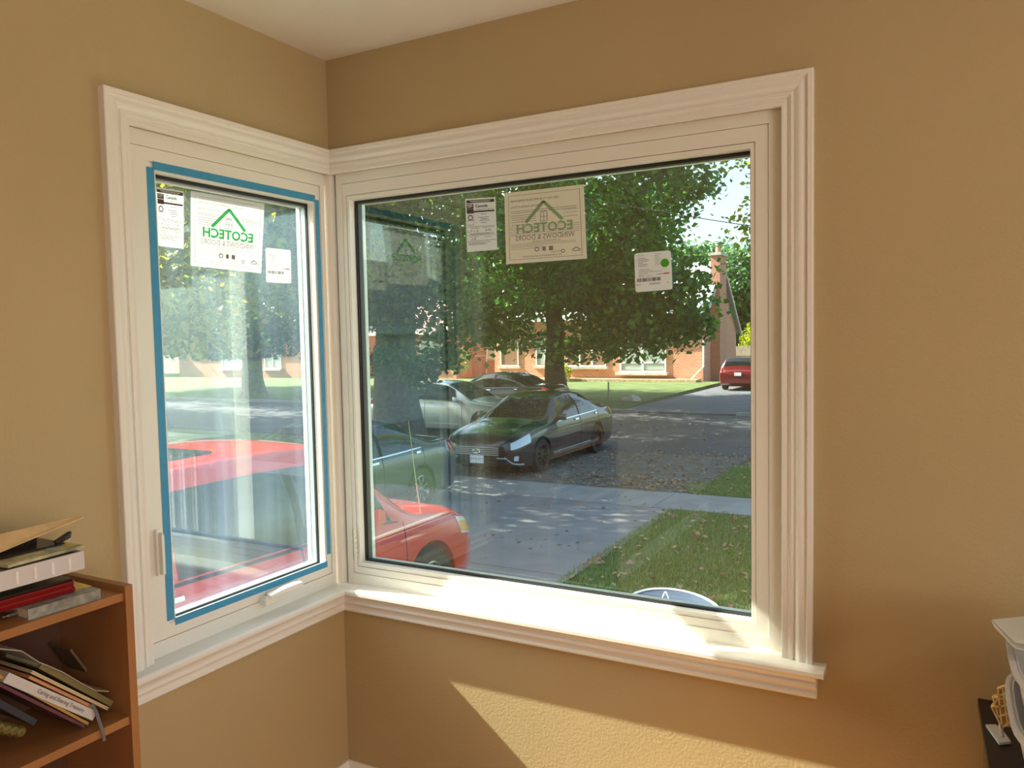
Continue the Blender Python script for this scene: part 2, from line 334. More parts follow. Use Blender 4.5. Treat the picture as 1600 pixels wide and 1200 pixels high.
# corner post where the two windows meet
cpo = MB().box(-.0905, -.016, .016, .0905, OZ0, OZ1)
struct(cpo.build('trim_9', M['vinyl']), 'white post in the corner between the two windows')
qc = MB(); qn = 8; rr = .020; poly = [(-.034, .034)] + [(-.016 + rr*math.cos(a) - .002, .016 - rr*math.sin(a)+.002) for a in [PI + PI/2*0]] 
poly = [(-.016, .030), (-.016+.001, .018)] 
poly = [(-.03, -.0), (-.012, -.0005), (-.003, .003), (.0005, .012), (0, .03), (-.03, .03)]
qc.prism([(x, y) for x, y in poly], (ZS, OZ1))
struct(qc.build('trim_10', M['trim'], smooth=True), 'thin rounded white bead covering the corner joint of the windows')

# ---- blue tape strips
def strip(c, a0, a1, z0, z1, label):
    m = MB().add([fl(a, cc, z) for a in (a0, a1) for cc in (c-.0006, c) for z in (z0, z1)], [(0, 1, 3, 2), (4, 6, 7, 5), (0, 4, 5, 1), (2, 3, 7, 6), (0, 2, 6, 4), (1, 5, 7, 3)])
    return tag(m.build('tape_strip', M['tape']), label, 'tape', 'blue tape around the casement')
TP = .0185
strip(TP, .650, .6725, ZS+.085, 1.985, 'blue masking tape strip down the left side of the narrow window')
strip(TP, .034, .0515, ZS+.108, 1.988, 'blue masking tape strip down the right side of the narrow window')
strip(TP, .052, .653, 1.981, 2.002, 'blue masking tape strip along the top of the narrow window')
strip(TP, .052, .648, ZS+.067, ZS+.087, 'blue masking tape strip along the bottom of the narrow window, above the crank')

# ------------------------------------------------------------------ stickers
_fc = {}
def text_mesh(s, bold=0):
    if (s, bold) in _fc: return _fc[(s, bold)]
    c = bpy.data.curves.new('t', 'FONT'); c.body = s; c.offset = bold; c.size = 1; c.resolution_u = 2
    o = bpy.data.objects.new('t', c); COL.objects.link(o); bpy.context.view_layer.update()
    me = bpy.data.meshes.new_from_object(o); v = np.empty(len(me.vertices)*3); me.vertices.foreach_get('co', v); v = v.reshape(-1, 3)
    f = [tuple(p.vertices) for p in me.polygons]; bpy.data.objects.remove(o); bpy.data.curves.remove(c); bpy.data.meshes.remove(me)
    mn, mx_ = v.min(0), v.max(0); _fc[(s, bold)] = ((v[:, :2]-mn[:2])/(mx_-mn)[:2], f); return _fc[(s, bold)]
class Sheet:
    """flat print on a quad: corners TL,TR,BR,BL; u right, v down, both 0..1; nrm towards the viewer"""
    def __init__(s, c, nrm, name, paper, label, cat='sticker', group=None, mirror=False, round_=0):
        s.c = [Vector(x) for x in c]; s.n = Vector(nrm); s.mir = mirror
        s.o = s.c[3].copy(); s.root = None
        s.rootm = MB(); 
        pts = [(0, 0), (1, 0), (1, 1), (0, 1)]
        if round_:
            r = round_; pts = [(r, 0), (1-r, 0), (1-.3*r, .3*r), (1, r), (1, 1-r), (1-.3*r, 1-.3*r), (1-r, 1), (r, 1), (.3*r, 1-.3*r), (0, 1-r), (0, r), (.3*r, .3*r)]
        n = len(pts); vs = [s.p(u, v, d, False) for d in (0, .0004) for u, v in pts]
        s.rootm.add(vs, [tuple(range(n)), tuple(range(n, 2*n))[::-1]] + [(k, (k+1) % n, n+(k+1) % n, n+k) for k in range(n)])
        s.root = s.rootm.build(name, paper); tag(s.root, label, cat, group); s.m = {}
    def p(s, u, v, d, mir=None):
        if (s.mir if mir is None else mir): u = 1-u
        a, b, c, e = s.c; return a*(1-u)*(1-v) + b*u*(1-v) + c*u*v + e*(1-u)*v + s.n*d
    def q(s, key, u0, v0, u1, v1, d=.0008, mir=None):
        s.m.setdefault(key, MB()).add([s.p(u0, v0, d, mir), s.p(u1, v0, d, mir), s.p(u1, v1, d, mir), s.p(u0, v1, d, mir)], [(0, 1, 2, 3)])
    def poly(s, key, pts, d=.0008, mir=None): s.m.setdefault(key, MB()).add([s.p(u, v, d, mir) for u, v in pts], [tuple(range(len(pts)))])
    def line(s, key, u0, v0, u1, v1, w, d=.0008, mir=None):
        dx, dy = u1-u0, v1-v0; L = math.hypot(dx, dy); nx, ny = -dy/L*w/2, dx/L*w/2
        s.poly(key, [(u0+nx, v0+ny), (u1+nx, v1+ny), (u1-nx, v1-ny), (u0-nx, v0-ny)], d, mir)
    def text(s, key, body, u0, v0, u1, v1, d=.0009, mir=None, bold=0):
        v, f = text_mesh(body, bold); s.m.setdefault(key, MB()).add([s.p(u0+(u1-u0)*a, v1+(v0-v1)*b, d, mir) for a, b in v], f)
    def circ(s, key, u, v, r, asp, d=.0008, n=20, hole=0, mir=None):
        o = [(u+r*math.cos(2*PI*k/n), v+r*asp*math.sin(2*PI*k/n)) for k in range(n)]
        if not hole: s.poly(key, o, d, mir); return
        i = [(u+hole*math.cos(2*PI*k/n), v+hole*asp*math.sin(2*PI*k/n)) for k in range(n)]
        for k in range(n): l = (k+1) % n; s.poly(key, [o[k], o[l], i[l], i[k]], d, mir)
    def done(s):
        for key, m in s.m.items():
            me = m.build('print', M[key], s.root); me['kind'] = 'stuff'
        return s.root
def eco_sheet(c, nrm, label, green, ink, paper):
    s = Sheet(c, nrm, 'paper_sticker', M[paper], label, mirror=True)   # printed side faces the street: seen mirrored from the room
    for a in ((.05, .05, .95, .055), (.05, .945, .95, .95), (.05, .05, .055, .95), (.945, .05, .95, .95)): s.q(ink, *a)
    s.text(ink, 'LABEL ONLY TO BE REMOVED BY HOMEOWNER', .30, .115, .92, .145, mir=True)
    s.text(ink, 'REMOVAL INSTRUCTIONS', .52, .20, .92, .23, mir=True)
    r = random.Random(3)
    for v in (.27, .295, .33, .36, .39, .42): s.q(ink, .60 if v > .3 else .10, v, .92, v+.006)
    for v in (.27, .31, .35, .40): s.q(ink, .09, v, .26, v+.005)
    s.text(ink, 'WARRANTY INFO', .78, .455, .92, .48)
    for v in (.50, .525, .555, .585, .61): s.q(ink, .07, v, .93, v+.004, d=.0006)
    s.line(green, .50, .17, .27, .44, .042); s.line(green, .50, .17, .73, .44, .042); s.poly(green, [(.47, .19), (.5, .15), (.53, .19)])
    # little arched window in the gable
    for a in ((.455, .34, .462, .44), (.538, .34, .545, .44), (.455, .435, .545, .441), (.497, .31, .503, .44), (.455, .375, .545, .381)): s.q(ink, *a)
    for k in range(6):
        a0, a1 = PI*k/6, PI*(k+1)/6; s.line(ink, .5+.042*math.cos(a0), .34-.04*math.sin(a0), .5+.042*math.cos(a1), .34-.04*math.sin(a1), .008)
    s.text(green, 'ECOTECH', .15, .455, .85, .59, bold=.03)
    s.text(ink if ink == 'grey_ink' else ink, 'WINDOWS & DOORS', .13, .615, .87, .685)
    s.text(ink, 'AUTHORIZED DEALER', .30, .70, .66, .722)
    for v in (.735, .755, .775, .80): s.q(ink, .52 if v > .77 else .12, v, .93, v+.004)
    s.circ(ink, .60, .82, .03, 1.1, hole=.018); s.q(ink, .49, .79, .53, .85); s.q(paper, .50, .81, .52, .83, d=.001) if False else None
    s.q(ink, .40, .79, .45, .85); s.line(ink, .17, .87, .12, .83, .012); s.line(ink, .12, .83, .07, .87, .012); s.q(ink, .07, .875, .17, .885)
    s.circ(ink, .28, .87, .025, 1.1, hole=.015); s.text(ink, 'RECYCLE THIS LABEL', .31, .86, .43, .878)
    s.text(ink, 'FOR MORE INFORMATION VISIT OUR WEBSITE', .30, .905, .78, .925)
    return s.done()
def canada(c, nrm, label, ink):
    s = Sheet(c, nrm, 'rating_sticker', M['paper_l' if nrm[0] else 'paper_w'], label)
    s.q(ink, .04, .03, .96, .085); s.q(ink, .04, .10, .27, .19); s.q(ink, .04, .195, .27, .28); s.text(ink, 'Canada', .33, .115, .74, .175, bold=.02); s.text(ink, 'energystar.gc.ca', .33, .20, .92, .225)
    s.line('paper_w', .06, .13, .24, .12, .02, .0011); s.line('paper_w', .08, .16, .22, .15, .015, .0011); s.q('paper_w', .15, .045, .85, .055, .0011); s.q('paper_w', .2, .065, .8, .073, .0011)
    s.q(ink, .27, .235, .96, .265); s.q(ink, .27, .27, .275, .52); s.circ(ink, .155, .36, .085, .65, hole=.055); s.q(ink, .05, .41, .11, .42); s.q(ink, .20, .41, .26, .42); s.text(ink, 'ENERGUIDE', .04, .49, .25, .51)
    for v, a, b in ((.30, .5, .7), (.36, .42, .78), (.39, .5, .72), (.42, .45, .78), (.46, .5, .7)): s.q(ink, a, v, b, v+.008)
    for v in (.53, .69, .80): s.q(ink, .03, v, .97, v+.006)
    s.text(ink, '1.7', .05, .60, .2, .64); s.text(ink, '1.3', .26, .60, .4, .64); s.text(ink, '0.30', .64, .59, .82, .63)
    for v, a, b in ((.56, .15, .45), (.555, .55, .92), (.66, .1, .9), (.675, .15, .8), (.72, .12, .4), (.73, .6, .85), (.83, .05, .8), (.85, .05, .6), (.87, .05, .7)): s.q(ink, a, v, b, v+.006)
    s.text(ink, '0.30', .17, .745, .33, .785)
    return s.done()
def barcode(c, nrm, label, dot):
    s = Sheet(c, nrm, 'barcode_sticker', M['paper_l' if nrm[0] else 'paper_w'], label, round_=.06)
    s.text('dark_ink', 'QTY: 1 OF 2', .10, .06, .25, .09)
    for k, (a, b) in enumerate(((.10, .31), (.10, .40), (.10, .38), (.10, .24), (.10, .38), (.10, .33))): s.q('grey_ink', a, .14+k*.04, b, .152+k*.04)
    for k in range(5): s.q('grey_ink', .05, .15+k*.035, .06, .165+k*.035)
    for k in range(8): s.q('grey_ink', .56, .06+k*.04, .56+(.18 if k % 3 == 0 else .12), .068+k*.04)
    for k, b in enumerate((.40, .50, .74, .36, .25)): s.q('grey_ink', .10, .43+k*.035, b, .438+k*.035)
    s.q('grey_ink', .60, .57, .78, .585); s.q('red_ink', .78, .56, .94, .59); s.text('dark_ink', 'PO 11 BH', .12, .60, .26, .63); s.text('dark_ink', '887167', .33, .595, .46, .625)
    r = random.Random(9); u = .06
    while u < .70:
        w = r.choice((.006, .008, .014, .02)); s.q('dark_ink', u, .655, u+w, .745); u += w+r.choice((.006, .008, .016))
    s.text('dark_ink', 'BS E', .04, .80, .15, .835); s.text('dark_ink', '81287626', .40, .79, .68, .835); s.text('dark_ink', '20.', .86, .80, .93, .825)
    if dot: s.circ('green_dot', .83, .31, .115, .95, d=.0011)
    return s.done()
yg = .0525; xg = -.0545
R_ = lambda *q: [at(x, y, 'y', yg) for x, y in q]; L_ = lambda *q: [at(x, y, 'x', xg) for x, y in q]
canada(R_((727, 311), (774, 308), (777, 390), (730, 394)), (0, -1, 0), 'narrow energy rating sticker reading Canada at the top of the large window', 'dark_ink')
eco_sheet(R_((788, 302), (912, 288), (917, 404), (791, 413)), (0, -1, 0), 'square paper sheet in a shaded cream tone with a mirrored green house logo on the large window', 'green_shaded', 'grey_ink', 'paper_shaded')
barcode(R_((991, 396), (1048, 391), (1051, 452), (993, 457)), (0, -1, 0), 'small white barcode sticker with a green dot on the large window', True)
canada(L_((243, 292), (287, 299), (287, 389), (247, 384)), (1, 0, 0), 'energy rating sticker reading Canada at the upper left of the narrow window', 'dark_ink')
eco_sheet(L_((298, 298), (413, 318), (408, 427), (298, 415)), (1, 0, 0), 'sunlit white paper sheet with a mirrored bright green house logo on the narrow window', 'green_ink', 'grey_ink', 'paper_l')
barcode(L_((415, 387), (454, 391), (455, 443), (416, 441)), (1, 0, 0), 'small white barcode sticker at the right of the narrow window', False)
# ------------------------------------------------------------------ bookcase on the left wall
SF, SR = .25, -.976                                   # front plane, outer face of the right side panel
bc = thing('bookcase', 'low cherry wood bookcase standing against the left wall beside the narrow window', 'bookcase', (0, SR, 0))
def inb(m, name, material=None, **k):
    m.v = [v-Vector((0, SR, 0)) for v in m.v]; return m.build(name, material or M['shelf'], bc, **k)
SL = -1.80; ST = 1.002
inb(MB().box(.004, SF, SR, SR+.018, 0, 1.016), 'side_panel', bevel=.001); inb(MB().box(.004, SF, SL, SL+.018, 0, 1.016), 'side_panel', bevel=.001)
for z, n in ((ST, 'top_board'), (.731, 'shelf'), (.42, 'shelf'), (.10, 'shelf')):
    inb(MB().box(.012, SF-.006, SL+.018, SR-.0005, z-.018, z), n, bevel=.001)
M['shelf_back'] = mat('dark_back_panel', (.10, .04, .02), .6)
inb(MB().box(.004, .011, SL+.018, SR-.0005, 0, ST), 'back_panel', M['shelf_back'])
def colmat(n, c, r=.5, **k): 
    if n not in M: M[n] = mat(n, c, r, **k)
    return M[n]
def leaning_book(name, p0, p1, th, x1, depth, cover, pages, label, title=None, ink=None, spine_front=True, group=None):
    """p0,p1: measured lower front edge of the spine; lies tilted in the y-z plane"""
    a, b = at(*p0, 'x', x1), at(*p1, 'x', x1); d = (b-a); L = d.length; d.normalize(); u = Vector((1, 0, 0)).cross(d)
    if u.z < 0: u = -u
    X = Vector((-1, 0, 0))
    F = Matrix(((X.x, d.x, u.x, a.x), (X.y, d.y, u.y, a.y), (X.z, d.z, u.z, a.z), (0, 0, 0, 1)))   # local: x depth inward, y along, z thickness
    t = thing(name, label, 'book', a, 0, group); t.matrix_world = F
    c = MB().box(0, depth, 0, L, 0, .0022).box(0, depth, 0, L, th-.0022, th)
    if spine_front: c.box(-.001, .0025, 0, L, 0, th)
    c.build('cover', cover, t); MB().box(.0026 if spine_front else .003, depth-.004, .003, L-.003, .0023, th-.0023).build('pages', pages, t)
    if title:
        for s, u0, u1, key, hh in title:
            v, f = text_mesh(s); m = MB().add([(-.0016, L*(u0+(u1-u0)*q), th*(.5-hh/2+hh*w)) for q, w in v], f); m.build('spine_title', key, t)
    return t
P_c = colmat('book_pages', (.70, .60, .42), .8, noise=(80, .1))
silv = colmat('silver_cover', (.55, .54, .54), .35); 
leaning_book('picture_book', (-14, 1066), (130, 1137), .006, .215, .15, colmat('purple_cover', (.12, .04, .07)), P_c, 'thin purple picture book at the underside of the leaning stack on the second shelf')
leaning_book('picture_book', (-6, 1057), (137, 1133), .005, .213, .15, colmat('yellow_cover', (.62, .38, .10)), P_c, 'thin yellow edged book lying under the silver treasury book', spine_front=False)
leaning_book('treasury_book', (4, 1066), (144, 1126), .019, .222, .16, silv, P_c, 'silver grey hardback reading Caring and Sharing Treasury leaning on the second shelf',
             [('Caring and Sharing Treasury', .33, .86, M['black'], .55)])
leaning_book('picture_book', (44, 1060), (146, 1108), .006, .212, .14, colmat('orange_cover', (.60, .22, .08)), P_c, 'thin orange book lying on the silver treasury book', spine_front=False)
leaning_book('picture_book', (48, 1052), (168, 1110), .006, .206, .14, colmat('cream_cover', (.62, .50, .30)), P_c, 'thin cream paged book second above the silver treasury book', spine_front=False)
leaning_book('picture_book', (60, 1044), (172, 1104), .012, .19, .13, colmat('olive_cover', (.20, .17, .07)), P_c, 'dull olive book near the top of the leaning stack on the second shelf')
leaning_book('picture_book', (108, 1016), (182, 1112), .005, .10, .07, colmat('brown_cover', (.16, .10, .05)), P_c, 'steeply leaning brown book behind the stack by the side panel')
# bent paperback cover on the top of the leaning stack
pts = [at(*q, 'x', .20) for q in ((-8, 1014), (34, 1018), (62, 1036), (80, 1043), (100, 1052), (130, 1070), (150, 1080), (170, 1081))]
m = MB(); n = len(pts)
m.add([Vector((x, p.y, p.z+dz)) for x in (.20, .07) for dz in (0, .0022) for p in pts],
      [(k, k+1, n+k+1, n+k) for k in range(n-1)] + [(2*n+k, 3*n+k, 3*n+k+1, 2*n+k+1) for k in range(n-1)] + [(n+k, n+k+1, 3*n+k+1, 3*n+k) for k in range(n-1)] + [(k, 2*n+k, 2*n+k+1, k+1) for k in range(n-1)])
tag(m.build('booklet', colmat('grey_paper', (.42, .38, .33), .6), smooth=False), 'bent grey booklet draped over the leaning books on the second shelf', 'booklet')
# ribbon bookmark hanging over the shelf edge
rb = [at(*q, 'x', x) for q, x in (((144, 1100), .224), ((150, 1112), .236), ((156, 1130), .247), ((161, 1145), .249), ((163, 1158), .250))]
m = MB(); m.add([p+Vector((0, s*.0035, 0))+Vector((e, 0, 0)) for e in (.0, .0008) for s in (-1, 1) for p in rb], [(k, k+1, 6+k, 5+k) for k in range(4)] + [(10+k, 15+k, 16+k, 11+k) for k in range(4)] + [(k, 10+k, 11+k, k+1) for k in range(4)] + [(5+k, 6+k, 16+k, 15+k) for k in range(4)])
tag(m.build('ribbon_bookmark', colmat('grey_ribbon', (.13, .13, .14))), 'dark grey ribbon hanging over the second shelf edge', 'ribbon')
# dark small things at the left of the second shelf
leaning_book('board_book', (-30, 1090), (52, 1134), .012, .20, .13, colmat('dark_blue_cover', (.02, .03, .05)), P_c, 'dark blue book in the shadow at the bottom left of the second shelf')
tb = thing('toy_caterpillar', 'dark olive beaded toy at the left end of the second shelf', 'toy', at(14, 1147, 'x', .19))
for k in range(4):
    c = at(-4+k*11, 1136+k*2.2, 'x', .19)-tb.location
    MB().lathe([(.001, -.013), (.008, -.011), (.0125, -.004), (.0125, .004), (.008, .011), (.001, .013)], 12, Matrix.Translation(c) @ Matrix.Rotation(PI/2, 4, 'Y')).build('bead', colmat('olive_bead', (.13, .10, .02)), tb, smooth=True)
# --- things on the top board
def flat_book(name, y0, y1, x0, x1, z0, th, cover, label, rz=0, pages=P_c, cat='book'):
    t = thing(name, label, cat, ((x0+x1)/2, (y0+y1)/2, z0), rz); hx, hy = (x1-x0)/2, (y1-y0)/2
    MB().box(-hx, hx, -hy, hy, 0, .0018).box(-hx, hx, -hy, hy, th-.0018, th).box(hx, hx+.0015, -hy, hy, 0, th).build('cover', cover, t)
    MB().box(-hx+.002, hx-.0005, -hy+.002, hy-.002, .0019, th-.0019).build('pages', pages, t); return t
e1_, e2_ = at(158, 925, 'x', .232), at(52, 957, 'x', .232)
M['grey_comic'] = mat('printed_grey_cover', (.27, .27, .24), .45, noise=(60, .45))
gb = flat_book('thick_paperback', e2_.y-.004, e1_.y, .045, .232, ST, .021, M['grey_comic'], 'thick grey green paperback lying at the front of the bookcase top', rz=-.05)
MB().box(-.05, .06, .03, .075, .0212, .0216).build('cover_picture', colmat('yellow_picture', (.75, .5, .08), noise=(50, .4)), gb)
# red tin
M['red_plastic'] = mat('translucent_red', (.20, .005, .008), .18, coat=.5)
ta = at(119, 905, 'x', .205); 
rt = thing('red_plastic_case', 'glossy dark red plastic case with black lid on the grey paperback', 'case', (.13, ta.y-.075, ST+.0212), -.04)
MB().box(-.065, .075, -.10, .075, 0, .024).build('body', M['red_plastic'], rt, bevel=.004); MB().box(-.062, .072, -.097, .072, .0242, .029).build('lid', colmat('black_plastic', (.02, .015, .015), .3), rt, bevel=.0015)
MB().box(.0752, .0765, -.09, .066, .010, .0125).build('seam', colmat('red_seam', (.32, .02, .02), .3), rt)
# white ribbed tray
a1, a2 = at(132, 860, 'x', .235), at(135, 888, 'x', .235)
zt_, zb_ = a1.z-.001, a2.z
tr = thing('white_ribbed_box', 'white plastic box with upright ribs balanced on the red case', 'box', (.13, a1.y-.15, zb_))
hh = zt_-zb_
MB().box(-.10, .103, -.17, .15, 0, .004).box(.100, .103, -.17, .15, .004, hh).box(-.10, -.097, -.17, .15, .004, hh).box(-.097, .100, .147, .15, .004, hh).box(-.097, .100, -.17, -.167, .004, hh).build('shell', colmat('white_plastic', (.62, .60, .60), .3), tr)
MB().box(-.096, .099, -.166, .146, .0045, hh-.004).build('contents', colmat('grey_card', (.22, .20, .19), .8), tr)
for k in range(9):
    y = .118-k*.0345; MB().tube([(.1032, y, .006), (.1034, y, hh-.006)], .003, 6).build('rib', colmat('rib_lit', (.85, .84, .84), .25), tr, smooth=True)  # ribs are the box plastic, their lit brightness put into a lighter colour
# comic / printed wallet on the box, black wallet, wooden stick
M['comic'] = mat('comic_print', (.45, .42, .25), .45, noise=(35, .55))
zz = zt_+.0005; rights = at(92, 850, 'z', zz)
cb = flat_book('comic_book', rights.y-.16, rights.y+.0, .06, .215, zz, .006, M['comic'], 'thin comic book with a yellow and blue cover on the white ribbed box', rz=.06)
MB().box(.0, .05, .02, .06, .0062, .0066).build('cover_picture', colmat('pale_blue_print', (.30, .45, .50)), cb); MB().box(-.05, .06, .058, .075, .0062, .0066).build('cover_picture', colmat('yellow_picture', 0), cb)
q0 = at(-2, 836, 'x', .12); q1 = at(52, 832, 'x', .12); q2 = at(86, 832, 'x', .12)
bw = thing('black_organiser', 'open black organiser with notched divider flaps above the comic book', 'organiser', (.12, q1.y-.04, zz+.0075))
hb_ = q1.z-(zz+.0075)
for k in range(5):
    y = .02-k*.026; MB().prism([(y, 0), (y+.024, 0), (y+.0235, hb_*.9), (y+.018, hb_), (y+.004, hb_), (y, hb_*.85)], (0, .004), Matrix(((0, 0, 1, .004*k*.2), (1, 0, 0, 0), (0, 1, 0, 0), (0, 0, 0, 1)))).build('flap', colmat('black_plastic', 0), bw)
MB().box(-.05, .05, -.12, .075, 0, .003).build('base', colmat('black_plastic', 0), bw)
MB().tube([(.05, .055, .006), (.052, .082, .017), (.050, .088, .022)], [.006, .007, .003], 10).build('rounded_flap', colmat('black_plastic', 0), bw, smooth=True)
s0, s1 = at(-12, 866, 'x', .205), at(131, 807, 'x', .125)
wd = (s1-s0).normalized(); sn = wd.cross(Vector((1, 0, 0))).normalized()
m = MB(); W_ = Vector((-.03, 0, .016)); 
m.add([s0, s1, s1+W_*.15+Vector((0, -.02, 0)), s0+W_+Vector((0, 0, .012))] + [q-Vector((0, 0, .003)) for q in (s0, s1, s1+W_*.15+Vector((0, -.02, 0)), s0+W_+Vector((0, 0, .012)))], [(0, 1, 2, 3), (7, 6, 5, 4), (0, 4, 5, 1), (1, 5, 6, 2), (2, 6, 7, 3), (3, 7, 4, 0)])
tag(m.build('wooden_ruler', colmat('pale_wood', (.62, .40, .18), .5, noise=(30, .1))), 'pale wooden strip slanting up over the pile on the bookcase', 'ruler')
# small metal thing in front
c0 = at(14, 968, 'z', ST); c1 = at(37, 962, 'z', ST)
us = thing('metal_sharpener', 'small silver metal cylinder lying at the front of the bookcase top', 'tool', (c0.x-.004, (c0.y+c1.y)/2, ST+.0065))
MB().tube([(0, -.015, 0), (0, -.013, 0), (0, .013, 0), (0, .015, 0)], [.0045, .0062, .0062, .0048], 14).build('barrel', colmat('brushed_metal', (.5, .5, .5), .3, metal=1), us, smooth=True)
MB().tube([(0, -.023, 0), (0, -.0152, 0)], .002, 8).build('tip', colmat('brushed_metal', 0), us, smooth=True)

# ------------------------------------------------------------------ black cabinet at the right
CX, CT = 1.852, .705
cb_ = thing('black_cabinet', 'low cabinet with a black top standing against the right wall', 'cabinet', (CX, -.03, 0), .03)
M['black_top'] = mat('black_laminate', (.012, .010, .010), .42); M['brown_side'] = mat('brown_side_panel', (.16, .085, .045), .5, noise=(9, .15))
MB().box(0, .62, -.62, 0, CT-.020, CT).build('top_board', M['black_top'], cb_, bevel=.0015)
MB().box(.012, .030, -.60, -.006, 0, CT-.0205).build('side_panel', M['brown_side'], cb_); MB().box(.59, .608, -.60, -.006, 0, CT-.0205).build('side_panel', M['brown_side'], cb_)
MB().box(.031, .589, -.60, -.582, .04, CT-.0205).build('door', M['black_top'], cb_)
# stacked white plastic tubs
M['pl'] = mat('milky_plastic', (.74, .73, .75), .25, trans=.25)
def tub(cx, cy, z0, hx, hy, h, flare, label, name='plastic_tub'):
    t = thing(name, label, 'tub', (cx, cy, z0)); N = 40
    def loop(ex, z, o=0):
        r = []
        for k in range(N):
            a = 2*PI*k/N; c, s_ = math.cos(a), math.sin(a); p = .5
            r.append(Vector(((hx*ex+o)*math.copysign(abs(c)**p, c), (hy*ex+o)*math.copysign(abs(s_)**p, s_), z)))
        return r
    def skin(ls): 
        m = MB(); m.add([v for l in ls for v in l], [(i*N+k, i*N+(k+1) % N, (i+1)*N+(k+1) % N, (i+1)*N+k) for i in range(len(ls)-1) for k in range(N)]); m.f.append(tuple(range(N))[::-1]); return m
    ls = [loop(1-flare, 0), loop(1-flare*.9, h*.02), loop(1-flare*.4, h*.5), loop(1, h*.97), loop(1, h), loop(1, h, -.003), loop(1-flare*.4, h*.5, -.004), loop(1-flare*.95, .004, -.003)]
    m = skin(ls); m.f.append(tuple(range((len(ls)-1)*N, len(ls)*N))); m.build('shell', M['pl'], t, smooth=True)
    rim = skin([loop(1, h*.93, .006), loop(1, h*.94, .011), loop(1, h*1.0, .011), loop(1, h*1.01, .004), loop(1, h*.99, .0005), loop(1, h*.93, .0005), loop(1, h*.93, .006)])
    rim.f = rim.f[:-1]; rim.build('rim', M['pl'], t, smooth=True)
    for sy in ():
        MB().tube([(-hx*.93, -hy*.35*sy, h*.55), (-hx*.99-.012, -hy*.33*sy, h*.62), (-hx*1.0-.014, -hy*.30*sy, h*.86), (-hx*.99-.002, -hy*.28*sy, h*.95)], .005, 8).build('handle_rib', M['pl'], t, smooth=True)
    return t
tub(2.056, -.36, CT+.0005, .158, .19, .135, .16, 'large milky plastic tub at the bottom of the stack on the black cabinet')
tub(2.050, -.36, CT+.139, .152, .185, .090, .10, 'milky plastic tub stacked above the large one, under the folded paper', 'plastic_tub')
# folded white paper on the top
z_ = CT+.2425; fp = MB()
A, B, Cc, D = (at(1549, 970, 'x', 1.875), at(1588, 1003, 'x', 1.90), at(1600, 957, 'x', 1.99), at(1600, 1000, 'x', 1.93))
def sheet3(m, a, b, c, th=.0012):
    a, b, c = Vector(a), Vector(b), Vector(c); n_ = (b-a).cross(c-a).normalized()*th; m.add([a, b, c, a+n_, b+n_, c+n_], [(0, 1, 2), (5, 4, 3), (0, 3, 4, 1), (1, 4, 5, 2), (2, 5, 3, 0)])
pa, pb = at(1550, 969, 'y', -.26), at(1587, 1004, 'y', -.42)
pc, pd = Vector((2.10, -.22, pa.z+.05)), Vector((2.18, -.50, pb.z+.012))
sheet3(fp, pa, pb, pc); sheet3(fp, pb, pd, pc); lo = Vector((0, 0, -.010))
sheet3(fp, pa+Vector((0, 0, -.002)), pb+lo*1.1, pd+lo*1.5); sheet3(fp, pa+Vector((0, 0, -.001)), pa.lerp(pb, .15)+lo*.8, pb+lo*1.1); sheet3(fp, pa+Vector((0, 0, -.0015)), pc+Vector((0, 0, -.05)), pd+lo*.8)
tag(fp.build('folded_paper', M['paper_w']), 'crumpled folded white paper on top of the milky tubs', 'paper')
# golden lattice waffle-like wooden toy
wf = thing('waffle_toy', 'golden lattice toy leaning on the milky tub above the black cabinet', 'toy', at(1560, 1160, 'y', -.22))
wm = mat('golden_wood', (.95, .70, .36), .5, noise=(60, .1)); wd_ = mat('dark_golden', (.75, .40, .12), .6)
w0 = wf.location; cs = lambda px, py, dx=0: at(px, py, 'y', -.22)-w0+Vector((0, dx, 0))
out = [(1559, 1075), (1579, 1068), (1583, 1120), (1580, 1136), (1565, 1135), (1549, 1103), (1553, 1098), (1555, 1096), (1551, 1088), (1560, 1085)]
mm = MB(); n = len(out); mm.add([cs(*q) for q in out] + [cs(*q, .006) for q in out], [tuple(range(n)), tuple(range(n, 2*n))[::-1]] + [(k, (k+1) % n, n+(k+1) % n, n+k) for k in range(n)]); mm.build('backing', wd_, wf)
mm = MB()
for a, b in (((1559, 1075), (1579, 1068)), ((1560, 1085), (1581, 1080)), ((1551, 1088), (1582, 1092)), ((1549, 1103), (1581, 1100)), ((1555, 1118), (1581, 1113)), ((1565, 1135), (1581, 1126)),
             ((1559, 1075), (1565, 1135)), ((1549, 1103), (1565, 1135)), ((1566, 1072), (1574, 1130)), ((1573, 1070), (1580, 1120)), ((1551, 1088), (1560, 1120)), ((1553, 1098), (1562, 1085))):
    mm.bar(cs(*a, -.003), cs(*b, -.003), .0032, .006, (0, 1, 0))
tag(mm.build('lattice', wm, wf), kind='stuff')
# white plastic stand lying flat on the cabinet
ws = thing('white_plastic_stand', 'small white plastic stand with an upright peg on the black cabinet', 'stand', at(1558, 1160, 'z', CT))
q = [at(px, py, 'z', CT)-ws.location for px, py in ((1540, 1136), (1556, 1136), (1570, 1149), (1580, 1163), (1561, 1165))]
n = 5; MB().add([v+Vector((0, 0, h)) for h in (.0005, .006) for v in q], [tuple(range(n)), tuple(range(n, 2*n))[::-1]] + [(k, (k+1) % n, n+(k+1) % n, n+k) for k in range(n)]).build('base', colmat('white_plastic', 0), ws, bevel=.001)
pk = at(1565, 1155, 'z', CT)-ws.location; MB().tube([pk+Vector((0, 0, .006)), pk+Vector((-.002, 0, .030)), pk+Vector((-.003, 0, .034))], [.005, .004, .002], 10).build('peg', colmat('white_plastic', 0), ws, smooth=True)
